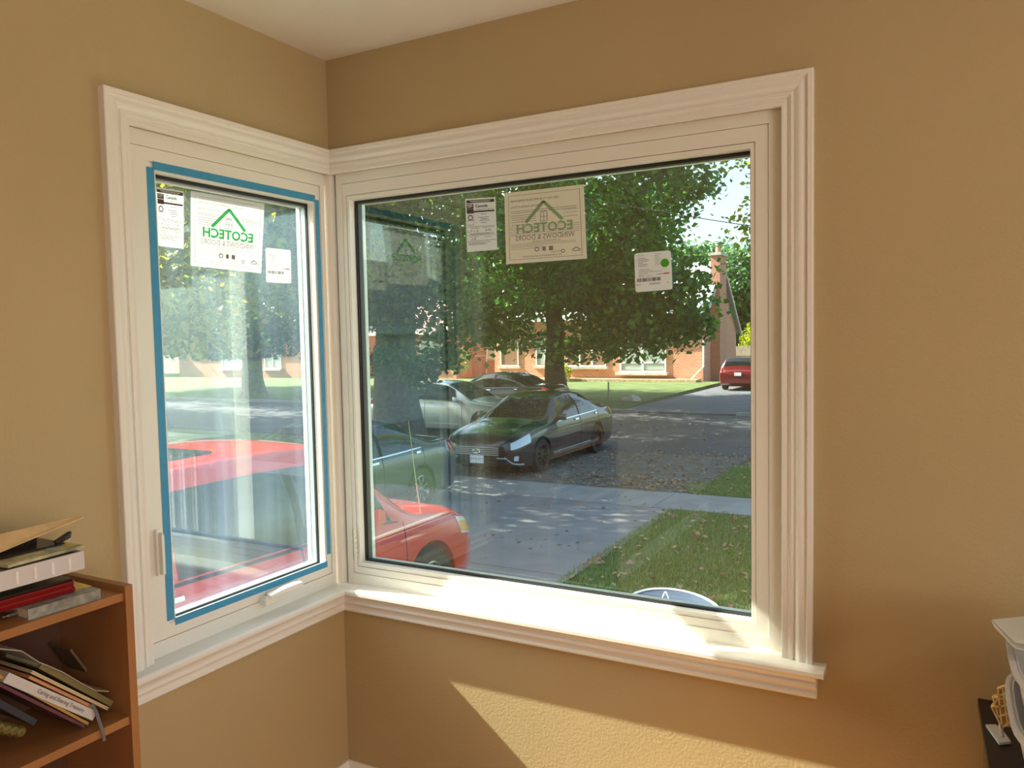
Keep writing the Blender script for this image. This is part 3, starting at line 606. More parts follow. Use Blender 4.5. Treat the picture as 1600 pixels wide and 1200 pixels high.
# ================================================================== OUTSIDE
M['asphalt'] = mat('street_asphalt', (.085, .085, .095), .85, noise=(.7, .25), bump=(40, .5, .01))
M['concrete'] = mat('worn_concrete', (.30, .29, .28), .85, noise=(3, .16), bump=(60, .3, .004))
M['drive2'] = mat('grey_driveway', (.12, .125, .14), .8, noise=(1.5, .2))
M['gravel'] = mat('gravel_dirt', (.165, .145, .125), .95, noise=(5, .4), bump=(25, .8, .03))
M['grass'] = mat('lawn_ground', (.12, .16, .055), .95, noise=(3, .3), bump=(50, .6, .02))
M['grass_far'] = mat('far_lawn', (.11, .155, .045), .95, noise=(1.2, .3), bump=(30, .6, .02))
G = GZ
def gslab(name, x0, x1, y0, y1, z1, m, th=.3, lab=None):
    return struct(MB().box(x0, x1, y0, y1, z1-th, z1).build(name, m), lab)
gslab('ground', -140, 90, TW+.02, 190, G-.03, M['grass_far'], lab='wide lawn ground'); gslab('ground_side', -140, -TW-.02, -90, TW+.01, G-.03, M['grass_far'])
# concrete driveway of separate slabs
dw = struct(bpy.data.objects.new('driveway', None), 'concrete driveway beside the house'); COL.objects.link(dw)
M['drive'] = mat('driveway_concrete', (.235, .225, .225), .88, noise=(2.2, .16), bump=(80, .4, .004))
ys = [-9, -5, -1.2, 2.6, 5.9, 9.68]; xs = [-8.6, -5.2, -1.83]
dh = lambda y: .14*min(1, max(0, (6.0-y)/2.6))
for i in range(len(ys)-1):
    for j in range(2):
        x0, x1, y0, y1 = xs[j]+.006, xs[j+1]-.006, ys[i]+.006, ys[i+1]-.006
        yy = [y0, y1] if i != 3 else [y0, y0+(y1-y0)*.5, y1]
        MB().add([(x_, y_, z_) for y_ in (y0, y1) for x_ in (x0, x1) for z_ in (G-.25, G+dh(y_)+.002*i)], [(0, 2, 3, 1), (4, 5, 7, 6), (0, 1, 5, 4), (2, 6, 7, 3), (0, 4, 6, 2), (1, 3, 7, 5)]).build('slab', M['drive'], dw)
sw = struct(bpy.data.objects.new('sidewalk', None), 'concrete sidewalk running along the street'); COL.objects.link(sw)
x = -40
while x < 14:
    MB().box(x+.006, x+1.794, 9.70, 10.92, G-.2, G+.012+random.uniform(-.004, .004)).build('slab', M['concrete'], sw); x += 1.8
gslab('boulevard', -8.6, -1.9, 10.94, 15.2, G+.0, M['gravel'], lab='gravel parking strip covered in fallen leaves')
gslab('street', -140, 90, 15.2, 24.0, G-.005, M['asphalt'], lab='dark asphalt street')
gslab('curb', -140, -7.6, 24.0, 24.18, G+.10, M['concrete'], .35); gslab('curb', -4.2, 60, 24.0, 24.18, G+.10, M['concrete'], .35)
# near lawn, verge
gslab('lawn', -1.82, 22, .3, 9.68, G+.0, M['grass'], lab='front lawn outside the large window')
vp = [(-1.95, 10.94), (22, 10.94), (22, 14.6), (-1.2, 13.9), (-1.75, 12.6), (-2.3, 11.6)]
struct(MB().prism(vp, (G-.2, G+.02)).build('verge', M['grass']), 'grass verge by the sidewalk')
# far lawn with a soft bank and the driveway across the street
fl_ = MB(); pts = [(24.2, G+.02), (25.5, G+.06), (28, G+.14), (34, G+.16), (39.6, G+.16)]
n = len(pts); fl_.add([(x_, y_, z_) for x_ in (-120, -8.4) for y_, z_ in pts], [(k, k+1, n+k+1, n+k) for k in range(n-1)]); nn = len(fl_.v); fl_.add([(x_, y_, G-.2) for x_ in (-120, -8.4) for y_ in (24.2, 39.6)], [(0, 1, 3, 2)]); fl_.f += [(n+0, n+1, n+2, n+3, n+4, nn+3, nn+2), (0, 1, 2, 3, 4, nn+1, nn), (0, n, nn+2, nn)]; struct(fl_.build('lawn_across', M['grass_far']), 'sunlit lawn across the street')
gslab('driveway_across', -8.4, -3.6, 24.2, 52, G+.03, M['drive2'], lab='grey driveway across the street')
bed = MB().box(-22, -9.6, 38.7, 39.65, G-.1, G+.30); struct(bed.build('garden_bed', mat('dry_bed', (.50, .36, .22), .95, noise=(6, .4), bump=(20, .8, .05))))

# ---- grass blades and fallen leaves
def blades(name, regions, n, h, mat_, parent=None):
    P = []
    for (x0, x1, y0, y1, z) in regions: 
        k = int(n*(x1-x0)*(y1-y0)/sum((r[1]-r[0])*(r[3]-r[2]) for r in regions)); P.append(np.stack([rng.uniform(x0, x1, k), rng.uniform(y0, y1, k), np.full(k, z)], 1))
    P = np.concatenate(P); k = len(P); a = rng.uniform(0, 2*PI, k); hh = h*rng.uniform(.5, 1.3, k); w = .006*rng.uniform(.7, 1.4, k)
    d = np.stack([np.cos(a), np.sin(a), np.zeros(k)], 1); t = P + rng.normal(0, .35, (k, 3))*hh[:, None]; t[:, 2] = P[:, 2]+hh
    V = np.concatenate([P-d*w[:, None], P+d*w[:, None], t], 0).reshape(3, k, 3).transpose(1, 0, 2).reshape(-1, 3)
    me = bpy.data.meshes.new(name); me.vertices.add(3*k); me.vertices.foreach_set('co', V.ravel()); me.loops.add(3*k); me.loops.foreach_set('vertex_index', np.arange(3*k, dtype=np.int32))
    me.polygons.add(k); me.polygons.foreach_set('loop_start', np.arange(0, 3*k, 3, dtype=np.int32)); me.update(calc_edges=True)
    return me_obj(name, me, mat_)
M['blade'] = leafmat('grass_blades', [(.10, .18, .05, 1), (.17, .28, .08, 1), (.26, .34, .12, 1), (.36, .33, .17, 1)], .35)
tag(blades('grass', [(-1.93, 2.2, 5.0, 9.66, G), (-1.9, 1.5, 10.96, 13.8, G+.02)], 70000, .055, M['blade']), 'short green grass with dry blades on the lawn outside', 'grass', kind='stuff')
M['fallen'] = leafmat('dry_leaves', [(.33, .15, .08, 1), (.46, .30, .16, 1), (.24, .11, .07, 1), (.52, .42, .26, 1)], .2)
def quads(name, C, size, mat_, parent=None, up=.0, kind='stuff', flat=0):
    """leaf cards: one folded diamond (two triangles) per leaf"""
    k = len(C); nrm = rng.normal(0, 1, (k, 3)); nrm[:, 2] = np.abs(nrm[:, 2])+up
    if flat: nrm = rng.normal(0, flat, (k, 3)); nrm[:, 2] = 1
    nrm /= np.linalg.norm(nrm, axis=1)[:, None]; a = np.cross(nrm, rng.normal(0, 1, (k, 3))); a /= np.linalg.norm(a, axis=1)[:, None]; b = np.cross(nrm, a)
    s = (size*rng.uniform(.6, 1.35, k))[:, None]
    V = np.stack([C-a*s*.55, C+b*s*.42+nrm*s*.10, C+a*s*.6, C-b*s*.42+nrm*s*.10], 1).reshape(-1, 3)
    me = bpy.data.meshes.new(name); me.vertices.add(4*k); me.vertices.foreach_set('co', V.ravel())
    i = np.arange(k)[:, None]*4; L = np.concatenate([i, i+1, i+2, i, i+2, i+3], 1).astype(np.int32).ravel()
    me.loops.add(6*k); me.loops.foreach_set('vertex_index', L); me.polygons.add(2*k); me.polygons.foreach_set('loop_start', np.arange(0, 6*k, 3, dtype=np.int32)); me.update(calc_edges=True)
    o = me_obj(name, me, mat_, parent)
    if kind: o['kind'] = kind
    return o
def scatter(n, x0, x1, y0, y1, z): return np.stack([rng.uniform(x0, x1, n), rng.uniform(y0, y1, n), np.full(n, z)], 1)
fall = np.concatenate([scatter(420, -1.9, 1.6, 5.0, 9.7, G+.05), scatter(130, -5.2, -1.9, 3.5, 10.5, G+.012), scatter(1100, -8.5, -1.6, 11.2, 15.6, G+.02), scatter(500, -9, 1, 15.5, 24, G+.01), scatter(300, -2, 1.5, 11, 14, G+.06), scatter(350, -4.5, -1.7, 10.9, 12.2, G+.02)])
tag(quads('fallen_leaves', fall, .062, M['fallen'], flat=.35), 'dry brown leaves scattered over lawn, driveway and boulevard', 'leaves')

# ---- trees
M['bark'] = mat('grey_brown_bark', (.085, .065, .048), .95, noise=(7, .35), bump=(22, 1.0, .05))
M['bark_pale'] = mat('pale_furrowed_bark', (.15, .125, .10), .95, noise=(9, .3), bump=(26, 1.0, .06))
M['leaf_main'] = leafmat('maple_green', [(.028, .10, .038, 1), (.045, .16, .05, 1), (.08, .23, .055, 1), (.20, .36, .08, 1)], .5)
M['leaf_olive'] = leafmat('olive_green', [(.06, .11, .028, 1), (.10, .16, .04, 1), (.19, .24, .06, 1)], .5)
M['leaf_yellow'] = leafmat('turning_yellow', [(.10, .17, .03, 1), (.25, .30, .04, 1), (.50, .45, .06, 1)], .5)
M['leaf_far'] = leafmat('far_green', [(.05, .12, .055, 1), (.08, .17, .06, 1), (.15, .25, .08, 1)], .4)
def crown_pts(c, r, clumps, per, cr, zmin=-99, lobes=0):
    c = np.array(c, float); r = np.array(r, float)
    d = rng.normal(0, 1, (clumps, 3)); d /= np.linalg.norm(d, axis=1)[:, None]; rad = rng.uniform(.35, 1, clumps)**.45
    cc = c + d*rad[:, None]*r; 
    P = cc[:, None, :] + rng.normal(0, 1, (clumps, per, 3))*cr*np.array([1, 1, .62]); P = P.reshape(-1, 3)
    return P[P[:, 2] > zmin], cc
def tree(name, base, h_trunk, r0, crown, leafm, barkm, size, label, clumps, per, cr, zmin, extra=None, group=None, lean=(0, 0), limbs=9):
    b = Vector(base); t = thing(name, label, 'tree', b, 0, group)
    k = 9; pts = []; rad = []
    for i in range(k):
        f_ = i/(k-1); pts.append(Vector((lean[0]*f_+.06*math.sin(i*1.7), lean[1]*f_+.05*math.cos(i*2.1), h_trunk*f_))); rad.append(r0*(1+.45*math.exp(-f_*9))*(1-.28*f_))
    MB().tube(pts, rad, 18).build('trunk', barkm, t, smooth=True)
    P, cc = crown_pts(*crown, clumps, per, cr, zmin)
    if extra is not None: P = np.concatenate([P] + [np.array(e[:3]) + rng.normal(0, 1, (e[4], 3))*np.array([e[3], e[3], e[3]*.6]) for e in extra])
    top = b+pts[-1]; idx = rng.choice(len(cc), limbs, replace=False)
    for j in idx:
        e = Vector(cc[j]); 
        if (e-top).length < .6: continue
        mid = top.lerp(e, .5)+Vector((0, 0, .25*(e-top).length*.3)); st = top-Vector((0, 0, h_trunk*.12*random.random()))
        MB().tube([st-b, st.lerp(mid, .5)-b+Vector((0, 0, .1)), mid-b, mid.lerp(e, .6)-b, e-b], [r0*.5, r0*.36, r0*.24, r0*.13, r0*.05], 8).build('branch', barkm, t, smooth=True)
    quads('foliage', P-np.array(b), size, leafm, t, up=.3); return t
T1 = (-11.75, 26.3, G)
ex1 = [(at(px, py, 'y', 26)[0], 26+dy, at(px, py, 'y', 26)[2], s_, int(n_*.42)) for px, py, dy, s_, n_ in
       ((1070, 490, 0, .55, 900), (1095, 515, -.3, .35, 450), (1040, 520, .4, .5, 800), (1010, 535, 0, .5, 700), (965, 545, -.6, .4, 600), (985, 500, 0, .7, 1500), (930, 520, .5, .7, 1500), (900, 545, -.5, .45, 500), (1060, 440, 0, .7, 1400),
        (760, 520, .5, .7, 1500), (790, 480, 0, .8, 1800), (735, 500, 0, .6, 900), (820, 530, .6, .5, 500), (960, 470, 0, .9, 2600), (900, 470, .8, .8, 1800), (1020, 470, 0, .8, 1800), (910, 420, 0, .9, 1800), (1000, 410, 0, .9, 1800), (940, 350, 0, .9, 1800))]
tree('maple_tree', T1, 4.6, .42, ((-11.6, 26.3, 8.0), (5.6, 5.4, 6.2)), M['leaf_main'], M['bark'], .23, 'big dark maple with spreading crown across the street behind the black sedans', 200, 210, .55, .75, ex1, limbs=14)
T2 = (-9.75, 13.3, G)
ex2 = [(at(px, py, 'y', 12)[0], 12, at(px, py, 'y', 12)[2], s_, n_) for px, py, s_, n_ in ((600, 560, .22, 260), (650, 575, .22, 260), (690, 560, .25, 300), (660, 590, .15, 140), (700, 520, .3, 300), (620, 500, .4, 600), (585, 470, .4, 500), (690, 470, .35, 420), (640, 430, .5, 900), (700, 410, .4, 500))]
tree('old_street_tree', T2, 5.2, .55, ((-9.9, 13.3, 7.6), (5.0, 4.6, 4.3)), M['leaf_olive'], M['bark_pale'], .14, 'thick grey trunk with low olive leaves at the left of the large window', 150, 330, .55, 3.0, ex2)
tree('shade_tree', (-26.6, 24.7, G), 4.2, .50, ((-26.8, 25, 6.6), (7.5, 6, 6)), M['leaf_main'], M['bark'], .24, 'dark leafy tree with a straight trunk seen through the narrow window', 150, 230, .9, .8)
tree('side_tree', (-15.5, 7.0, G), 4.2, .40, ((-13.2, 7.2, 5.6), (5.0, 4.6, 4.6)), M['leaf_yellow'], M['bark'], .17, 'yellowish leafy tree at the left edge of the narrow window', 190, 280, .6, 1.3)
tree('street_tree', (1.6, 24.8, G), 4.6, .34, ((-.3, 24.8, 7.4), (4.4, 4.0, 4.4)), M['leaf_yellow'], M['bark'], .18, 'tree with yellow turning leaves hanging at the upper right of the large window', 70, 200, .7, 3.2)
tree('street_tree', (-20.5, 14.6, G), 4.6, .42, ((-20.5, 14.6, 8.2), (5.4, 5.2, 4.6)), M['leaf_main'], M['bark'], .22, 'leafy street tree standing left of the thick old trunk', 110, 200, .8, 2.4)
tree('street_tree', (-29.5, 12.6, G), 4.4, .40, ((-29.5, 12.6, 8.0), (5.0, 4.6, 4.6)), M['leaf_main'], M['bark'], .26, 'second leafy tree along the near kerb, added out of view for shade', 110, 160, .8, 2.4)  # unseen tree added to throw shade on the street
tree('street_tree', (-39, 13.2, G), 4.4, .40, ((-39, 13.2, 8.0), (5.0, 4.6, 4.6)), M['leaf_main'], M['bark'], .26, 'leafy tree along the near kerb, farthest left, added out of view for shade', 110, 160, .8, 2.4)  # another unseen tree added for street shade
tree('street_tree', (-38, 26, G), 4.4, .40, ((-38.5, 26, 8.0), (4.6, 4.6, 4.8)), M['leaf_main'], M['bark'], .26, 'leafy tree across the street left of the one in the narrow window, added for shade', 110, 160, .8, 2.0)  # added along with the kerb trees for more shade at the left
# far trees beyond the houses (mesh data shared)
src = None
BL = ['green tree right of the chimney, behind the wooden fence', 'green tree straight behind the steep gable of the brick house', 'farthest tree at the right edge of the large window, beyond the fence', 'green tree behind the roof at the left end of the gabled brick house',
      'green tree behind the house with the reddish roof', 'green tree behind the left end of the reddish roofed house', 'green tree behind the distant brick house of the narrow window', 'green tree left of the distant brick house in the narrow window',
      'green tree at the far left beyond the street, second from the end', 'last green tree at the far left beyond the street', 'tall green tree in the second row behind the chimney', 'tall green tree in the second row behind the reddish roof']
spots = [(-4.5, 62, .80, 0), (-14, 60, .86, 1), (4, 68, .9, 2), (-23.5, 59, 1.0, 3), (-34, 59, 1.05, 4), (-45, 57, 1.1, 5), (-56, 52, 1.1, 0), (-64, 43, 1.1, 1), (-68, 31, 1.1, 2), (-70, 19, 1.1, 3), (-9.5, 71, .95, 4), (-29, 71, 1.2, 5)]
for i, (x, y, s_, r_) in enumerate(spots):
    if src is None:
        src = tree('background_tree', (x, y, G), 3.6, .35, ((x, y, 5.2), (4.6, 4.6, 5.2)), M['leaf_far'], M['bark'], .42, BL[0], 90, 110, .95, .2, group='trees far behind the houses', limbs=4)
        kids = list(src.children); t = src
    else:
        t = src.copy(); COL.objects.link(t); t.location = (x, y, G); t['label'] = BL[i]
        for ch in kids: c = ch.copy(); COL.objects.link(c); c.parent = t
    t.rotation_euler.z = r_*1.05; t.scale = (s_, s_, s_)
def shrub(loc, r, h, leafm, label, n=900, size=.09):
    t = thing('shrub', label, 'shrub', loc); P = rng.normal(0, 1, (n, 3)); P /= np.linalg.norm(P, axis=1)[:, None]; P *= rng.uniform(.5, 1, n)[:, None]; P *= np.array([r, r, h/2]); P[:, 2] += h/2+.08
    MB().tube([(0, 0, 0), (.02, 0, h*.5)], [.03, .015], 8).build('stem', M['bark'], t); quads('foliage', P, size, leafm, t); return t
G2 = G+.16
shrub((at(718, 570, 'y', 42).x, 42, G2), .9, 2.0, M['leaf_main'], 'round green shrub in front of the brick house at the left')
shrub((at(880, 580, 'y', 38.6).x, 38.6, G2), .55, .9, M['leaf_yellow'], 'yellow green shrub right of the maple trunk')
shrub((at(1160, 520, 'y', 47.5).x, 53.5, G), 1.6, 3.6, M['leaf_yellow'], 'bright yellow green bush behind the wooden fence', 2500, .16)

# ---- houses
M['brick'] = brickmat('red_brick', (.56, .17, .09, 1), (.72, .28, .15, 1), (.64, .46, .36, 1), bw=.23, bh=.085)
M['brick2'] = brickmat('orange_brick', (.54, .17, .10, 1), (.64, .23, .13, 1), (.56, .36, .27, 1))
M['shingle'] = mat('grey_shingles', (.42, .42, .44), .9, noise=(3, .15)); M['shingle_red'] = mat('red_shingles', (.45, .22, .18), .9, noise=(3, .2)); M['shingle_dark'] = mat('dark_shingles', (.12, .12, .13), .9, noise=(3, .2))
M['white'] = mat('white_siding', (.74, .74, .74), .5); M['stone'] = mat('stone_sill', (.55, .50, .42), .9, noise=(5, .15))
M['house_glass'] = mat('house_window_glass', (.42, .47, .44), .08, coat=.5); M['dark_glass'] = mat('dark_window_glass', (.05, .05, .05), .06); M['curtain'] = mat('brown_curtain', (.30, .15, .09), .7)
def win(parent, x0, x1, z0, z1, y, cols, rows, glass, fw=.09, sill=.35, rowz=None, name='window'):
    f = MB().box(x0-fw, x1+fw, y-.05, y+.05, z1, z1+fw).box(x0-fw, x1+fw, y-.05, y+.05, z0-fw, z0).box(x0-fw, x0, y-.05, y+.05, z0, z1).box(x1, x1+fw, y-.05, y+.05, z0, z1)
    for k in range(1, cols): xx = x0+(x1-x0)*k/cols; f.box(xx-.05, xx+.05, y-.045, y+.045, z0, z1)
    for rz in (rowz or []): f.box(x0, x1, y-.045, y+.045, rz-.04, rz+.04)
    wdw = f.build(name, M['white'], parent)
    zs = [z0]+(rowz or [])+[z1]
    for k in range(cols):
        for j in range(len(zs)-1):
            MB().box(x0+(x1-x0)*k/cols+.051, x0+(x1-x0)*(k+1)/cols-.051, y-.01, y+.01, zs[j]+.041, zs[j+1]-.041).build('pane', glass, wdw)
    if sill:
        MB().box(x0-fw-.15, x1+fw+.15, y-sill, y+.05, z0-fw-.14, z0-fw-.002).build('sill', M['stone'], wdw)
    return wdw
FY = 39.7
h1 = thing('brick_house', 'red brick house with a steep gable and chimney across the street', 'house', (-9.5, FY, G))
o = Vector((-9.5, FY, G)); 
def sub(m): m.v = [v-o for v in m.v]; return m
pg = [(39.7, G-.1), (39.7, 2.70), (43.1, 5.45), (47.2, 1.75), (47.2, G-.1)]
YZ = lambda x0, x1: (x0, x1)
def prism_x(poly, x0, x1):
    n = len(poly); return MB().add([(x, y, z) for x in (x0, x1) for y, z in poly], [tuple(range(n))[::-1], tuple(range(n, 2*n))] + [(k, (k+1) % n, n+(k+1) % n, n+k) for k in range(n)])
sub(prism_x(pg, -22.2, -9.5)).build('brick_walls', M['brick'], h1)
def slope(a, b, x0, x1, th=.14, over=.35):
    a = Vector((0, *a)); b = Vector((0, *b)); d = (b-a).normalized(); n_ = Vector((0, -d.z, d.y)); n_ = n_ if n_.z > 0 else -n_
    a2 = a - d*over; poly = [(p.y, p.z) for p in (a2+n_*.02, b+n_*.02, b+n_*(th+.02), a2+n_*(th+.02))]; return prism_x(poly, x0, x1)
sub(slope((39.7, 2.70), (43.1, 5.47), -22.6, -9.25)).build('front_roof', M['shingle'], h1); sub(slope((47.2, 1.75), (43.1, 5.47), -22.6, -9.25)).build('rear_roof', M['shingle'], h1)
for a, b in (((39.7, 2.70), (43.1, 5.47)), ((47.2, 1.75), (43.1, 5.47))):
    m = slope(a, b, -9.249, -9.19, .10, .42); m.v = [v+Vector((0, 0, -.14)) for v in m.v]; sub(m).build('rake_board', M['white'], h1)
sub(MB().box(-22.6, -9.2, 39.28, 39.40, 2.42, 2.56)).build('gutter', M['white'], h1); sub(MB().box(-22.6, -9.2, 39.40, 39.69, 2.44, 2.48)).build('soffit', M['white'], h1)
ch = sub(MB().box(-9.49, -9.0, 41.3, 42.75, G-.1, 5.75)).build('chimney', M['brick2'], h1)
sub(MB().box(-9.6, -8.9, 41.2, 42.85, 5.751, 5.9)).build('chimney_cap', M['stone'], ch); sub(MB().lathe([(.001, 5.9), (.16, 5.9), (.13, 6.25), (.001, 6.25)], 12, Matrix.Translation((-9.25, 42, 0)))).build('chimney_pot', M['brick2'], ch)
win_ = win(h1, -14.05-o.x, -11.6-o.x, -.42-o.z, 1.75-o.z, -.02, 2, 2, M['house_glass'], .10, .42, [.02-o.z], 'picture_window')
win(h1, -17.35-o.x, -15.05-o.x, -.12-o.z, 1.35-o.z, -.02, 3, 1, M['curtain'], .07, .22, None)
win(h1, -19.3-o.x, -18.2-o.x, -.10-o.z, 1.3-o.z, -.02, 2, 1, M['house_glass'], .07, .15, None)
win(h1, -21.7-o.x, -20.6-o.x, -.10-o.z, 1.3-o.z, -.02, 1, 1, M['curtain'], .07, .15, None)
dpa = [at(*q_, 'y', FY-.12) for q_ in ((1099, 532), (1099, 574))]+[at(1072, 600, 'y', FY-.5)]
m = MB(); m.bar(dpa[0], dpa[1], .09, .09, (0, 1, 0)); m.bar(dpa[1]+Vector((0, 0, .03)), dpa[2], .09, .09, (0, 1, 0)); sub(m).build('downspout', M['white'], h1)
o = Vector((-27.4, 44, G)); h2 = thing('brick_house', 'orange brick house with a reddish roof, partly hidden left of the maple', 'house', tuple(o))
sub(MB().box(-34, -27.4, 43.5, 50, G-.1, 2.0)).build('brick_walls', M['brick2'], h2); sub(MB().box(-27.399, -22.8, 45.5, 50, G-.1, 3.0)).build('wing_walls', M['brick2'], h2)
rf = MB().add([(-34.5, 43, 2.0), (-26.9, 43, 2.0), (-26.9, 50.5, 2.0), (-34.5, 50.5, 2.0), (-31.5, 46.7, 4.6), (-29.9, 46.7, 4.6)], [(3, 2, 1, 0), (0, 1, 5, 4), (1, 2, 5), (2, 3, 4, 5), (3, 0, 4)]); sub(rf).build('roof', M['shingle_red'], h2)
sub(MB().box(-34.5, -26.9, 42.95, 43.02, 1.86, 2.02)).build('fascia', M['white'], h2)
win(h2, -30.2-o.x, -28.6-o.x, -.3-o.z, 1.3-o.z, -.52, 2, 1, M['house_glass'], .12, .1)
xw = at(768, 545, 'y', 45.5).x; win(h2, xw-.28-o.x, xw+.28-o.x, .25-o.z, .95-o.z, 1.48, 1, 1, M['house_glass'], .10, .1)
pp_ = [at(*q_, 'y', 45.35) for q_ in ((742, 556), (760, 556), (760, 585))]; m = MB().tube(pp_, .035, 6); sub(m).build('pipe', M['white'], h2)
pp_ = [at(*q_, 'y', 45.35) for q_ in ((778, 580), (788, 578), (790, 568), (800, 566), (801, 585))]; sub(MB().tube(pp_, .05, 6)).build('gas_pipe', mat('pinkish_pipe', (.55, .38, .34), .6), h2)
o = Vector((-44, 42, G)); h3 = thing('brick_house', 'distant brick house seen through the narrow window', 'house', tuple(o))
sub(MB().box(-52, -38.5, 41, 49, G-.1, 2.2)).build('brick_walls', M['brick2'], h3)
rf = MB().add([(-52.5, 40.5, 2.2), (-38, 40.5, 2.2), (-38, 49.5, 2.2), (-52.5, 49.5, 2.2), (-49, 45, 4.8), (-42, 45, 4.8)], [(3, 2, 1, 0), (0, 1, 5, 4), (1, 2, 5), (2, 3, 4, 5), (3, 0, 4)]); sub(rf).build('roof', M['shingle'], h3)
win(h3, -47-o.x, -45-o.x, -.3-o.z, 1.3-o.z, -1.02, 2, 1, M['house_glass']); win(h3, -42.5-o.x, -41-o.x, -.3-o.z, 1.3-o.z, -1.02, 2, 1, M['house_glass'])
# neighbour's house west of the driveway (seen mirrored in the panes)
o = Vector((-16, -12, G)); h4 = thing('neighbour_house', 'white neighbour house beyond the driveway, mirrored in the window', 'house', tuple(o))
sub(MB().box(-24, -14, -26, -4, G-.1, 1.9)).build('walls', M['white'], h4)
sub(MB().add([(-24.5, -26.5, 1.9), (-13.4, -26.5, 1.9), (-13.4, -3.5, 1.9), (-24.5, -3.5, 1.9), (-19, -26.5, 4.8), (-19, -3.5, 4.8)], [(3, 2, 1, 0), (1, 2, 5, 4), (0, 4, 5, 3), (0, 1, 4), (2, 3, 5)])).build('roof', M['shingle_dark'], h4)
sub(MB().box(-13.42, -13.35, -26.5, -3.5, 1.72, 1.95)).build('fascia', M['white'], h4)
for yy in (-22, -17, -12, -7): sub(MB().box(-13.99, -13.95, yy-.6, yy+.6, -.1, 1.2)).build('window', M['dark_glass'], h4)
# own eave and porch
struct(MB().box(-.55, RX+.6, RY-.6, .55, 2.72, 2.86).build('eave', M['white']), 'white soffit of the house itself')
pc_ = thing('front_porch', 'white railed porch at the side, mirrored in the narrow window', 'porch', (2.6, .3, G))
o = Vector((2.6, .3, G)); sub(MB().box(2.45, 5.2, TW+.03, 2.1, G, -.02)).build('deck', M['white'], pc_)
sub(MB().box(2.48, 2.62, 1.90, 2.04, -.02, 2.7)).build('post', M['white'], pc_)
sub(MB().box(2.62, 5.2, 1.94, 2.0, .80, .86)).build('rail', M['white'], pc_); sub(MB().box(2.62, 5.2, 1.945, 1.995, .05, .10)).build('rail', M['white'], pc_)
for k in range(19): sub(MB().box(2.72+k*.13, 2.755+k*.13, 1.952, 1.988, .10, .80)).build('baluster', M['white'], pc_)
# ---- fence, stake, rock, wire
fy = 50; a, b = at(1136, 541, 'y', fy), at(1172, 560, 'y', fy); fe = thing('wooden_fence', 'weathered wooden board fence behind the dark red hatchback', 'fence', (a.x, fy, G)); fm = mat('weathered_wood', (.42, .32, .24), .85, noise=(4, .2))
for k in range(17): MB().box(k*.17, k*.17+.155, -.012, .012, 0, a.z-G+random.uniform(-.02, .02)).build('board', fm, fe)
for z in (.4, 1.5): MB().box(0, 2.87, .013, .05, z, z+.08).build('rail', fm, fe)
sp = at(951, 628, 'z', G+.06); tag(MB().bar((sp.x, sp.y, G), (sp.x, sp.y, G+.85), .05, .05).build('stake', mat('pale_stake', (.5, .42, .25), .8)), 'thin wooden stake standing in the lawn across the street', 'stake')
rk = at(985, 627, 'z', G+.1); rv = MB().lathe([(.001, 0), (.40, .02), (.42, .10), (.32, .22), (.12, .28), (.001, .29)], 11)
rv.v = [Vector((v.x*(1+.2*math.sin(v.y*9)), v.y*.6, v.z*(1+.25*math.sin(v.x*11)))) + Vector((rk.x, rk.y, G+.03)) for v in rv.v]
tag(rv.build('boulder', M['stone'], smooth=True), 'grey boulder at the edge of the lawn across the street', 'rock')
w0_, w1_ = at(880, 303, 'y', 20), at(1180, 352, 'y', 20); dwv = w1_-w0_; wp = []
for k in range(25):
    f_ = -2.6+6.0*k/24; q_ = w0_+dwv*f_; q_.z += .11*((f_-.6)**2-.5); wp.append(q_)
tag(MB().tube(wp, .012, 5).build('overhead_wire', M['gasket']), 'thin dark wire hanging across the maple crown', 'wire')

# ---- satellite dish under the large window
dc = at(1054, 951, 'z', -.22); ds = thing('satellite_dish', 'blue grey dish with a white rim standing on the lawn below the large window', 'dish', (dc.x, dc.y, G))
Mx = Matrix.Translation((0, 0, -.22-G)) @ Matrix.Rotation(.12, 4, 'Y') @ Matrix.Rotation(.06, 4, 'X') @ Matrix.Scale(1.12, 4)
MB().lathe([(.001, -.05), (.10, -.046), (.20, -.025), (.262, 0), (.262, -.006), (.20, -.033), (.10, -.055), (.001, -.06)], 40, Mx).build('bowl', mat('blue_grey_paint', (.07, .10, .15), .35), ds, smooth=True)
MB().lathe([(.262, -.010), (.274, -.008), (.276, .002), (.268, .008), (.258, .002), (.262, -.010)], 40, Mx).build('rim', M['white'], ds, smooth=True)
ap = at(1040, 925, 'z', -.15)-Vector(ds.location); 
MB().tube([ap+Vector((-.028, 0, -.055)), ap+Vector((-.004, 0, .0)), ap+Vector((.004, 0, .0)), ap+Vector((.030, -.01, -.055))], .0045, 8).build('arm', M['white'], ds, smooth=True)
MB().tube([(0, 0, 0), (0, 0, -.30-G)], .024, 12).build('pole', colmat('brushed_metal', 0), ds, smooth=True)
MB().box(-.16, .16, -.16, .16, 0, .03).build('foot', colmat('brushed_metal', 0), ds)

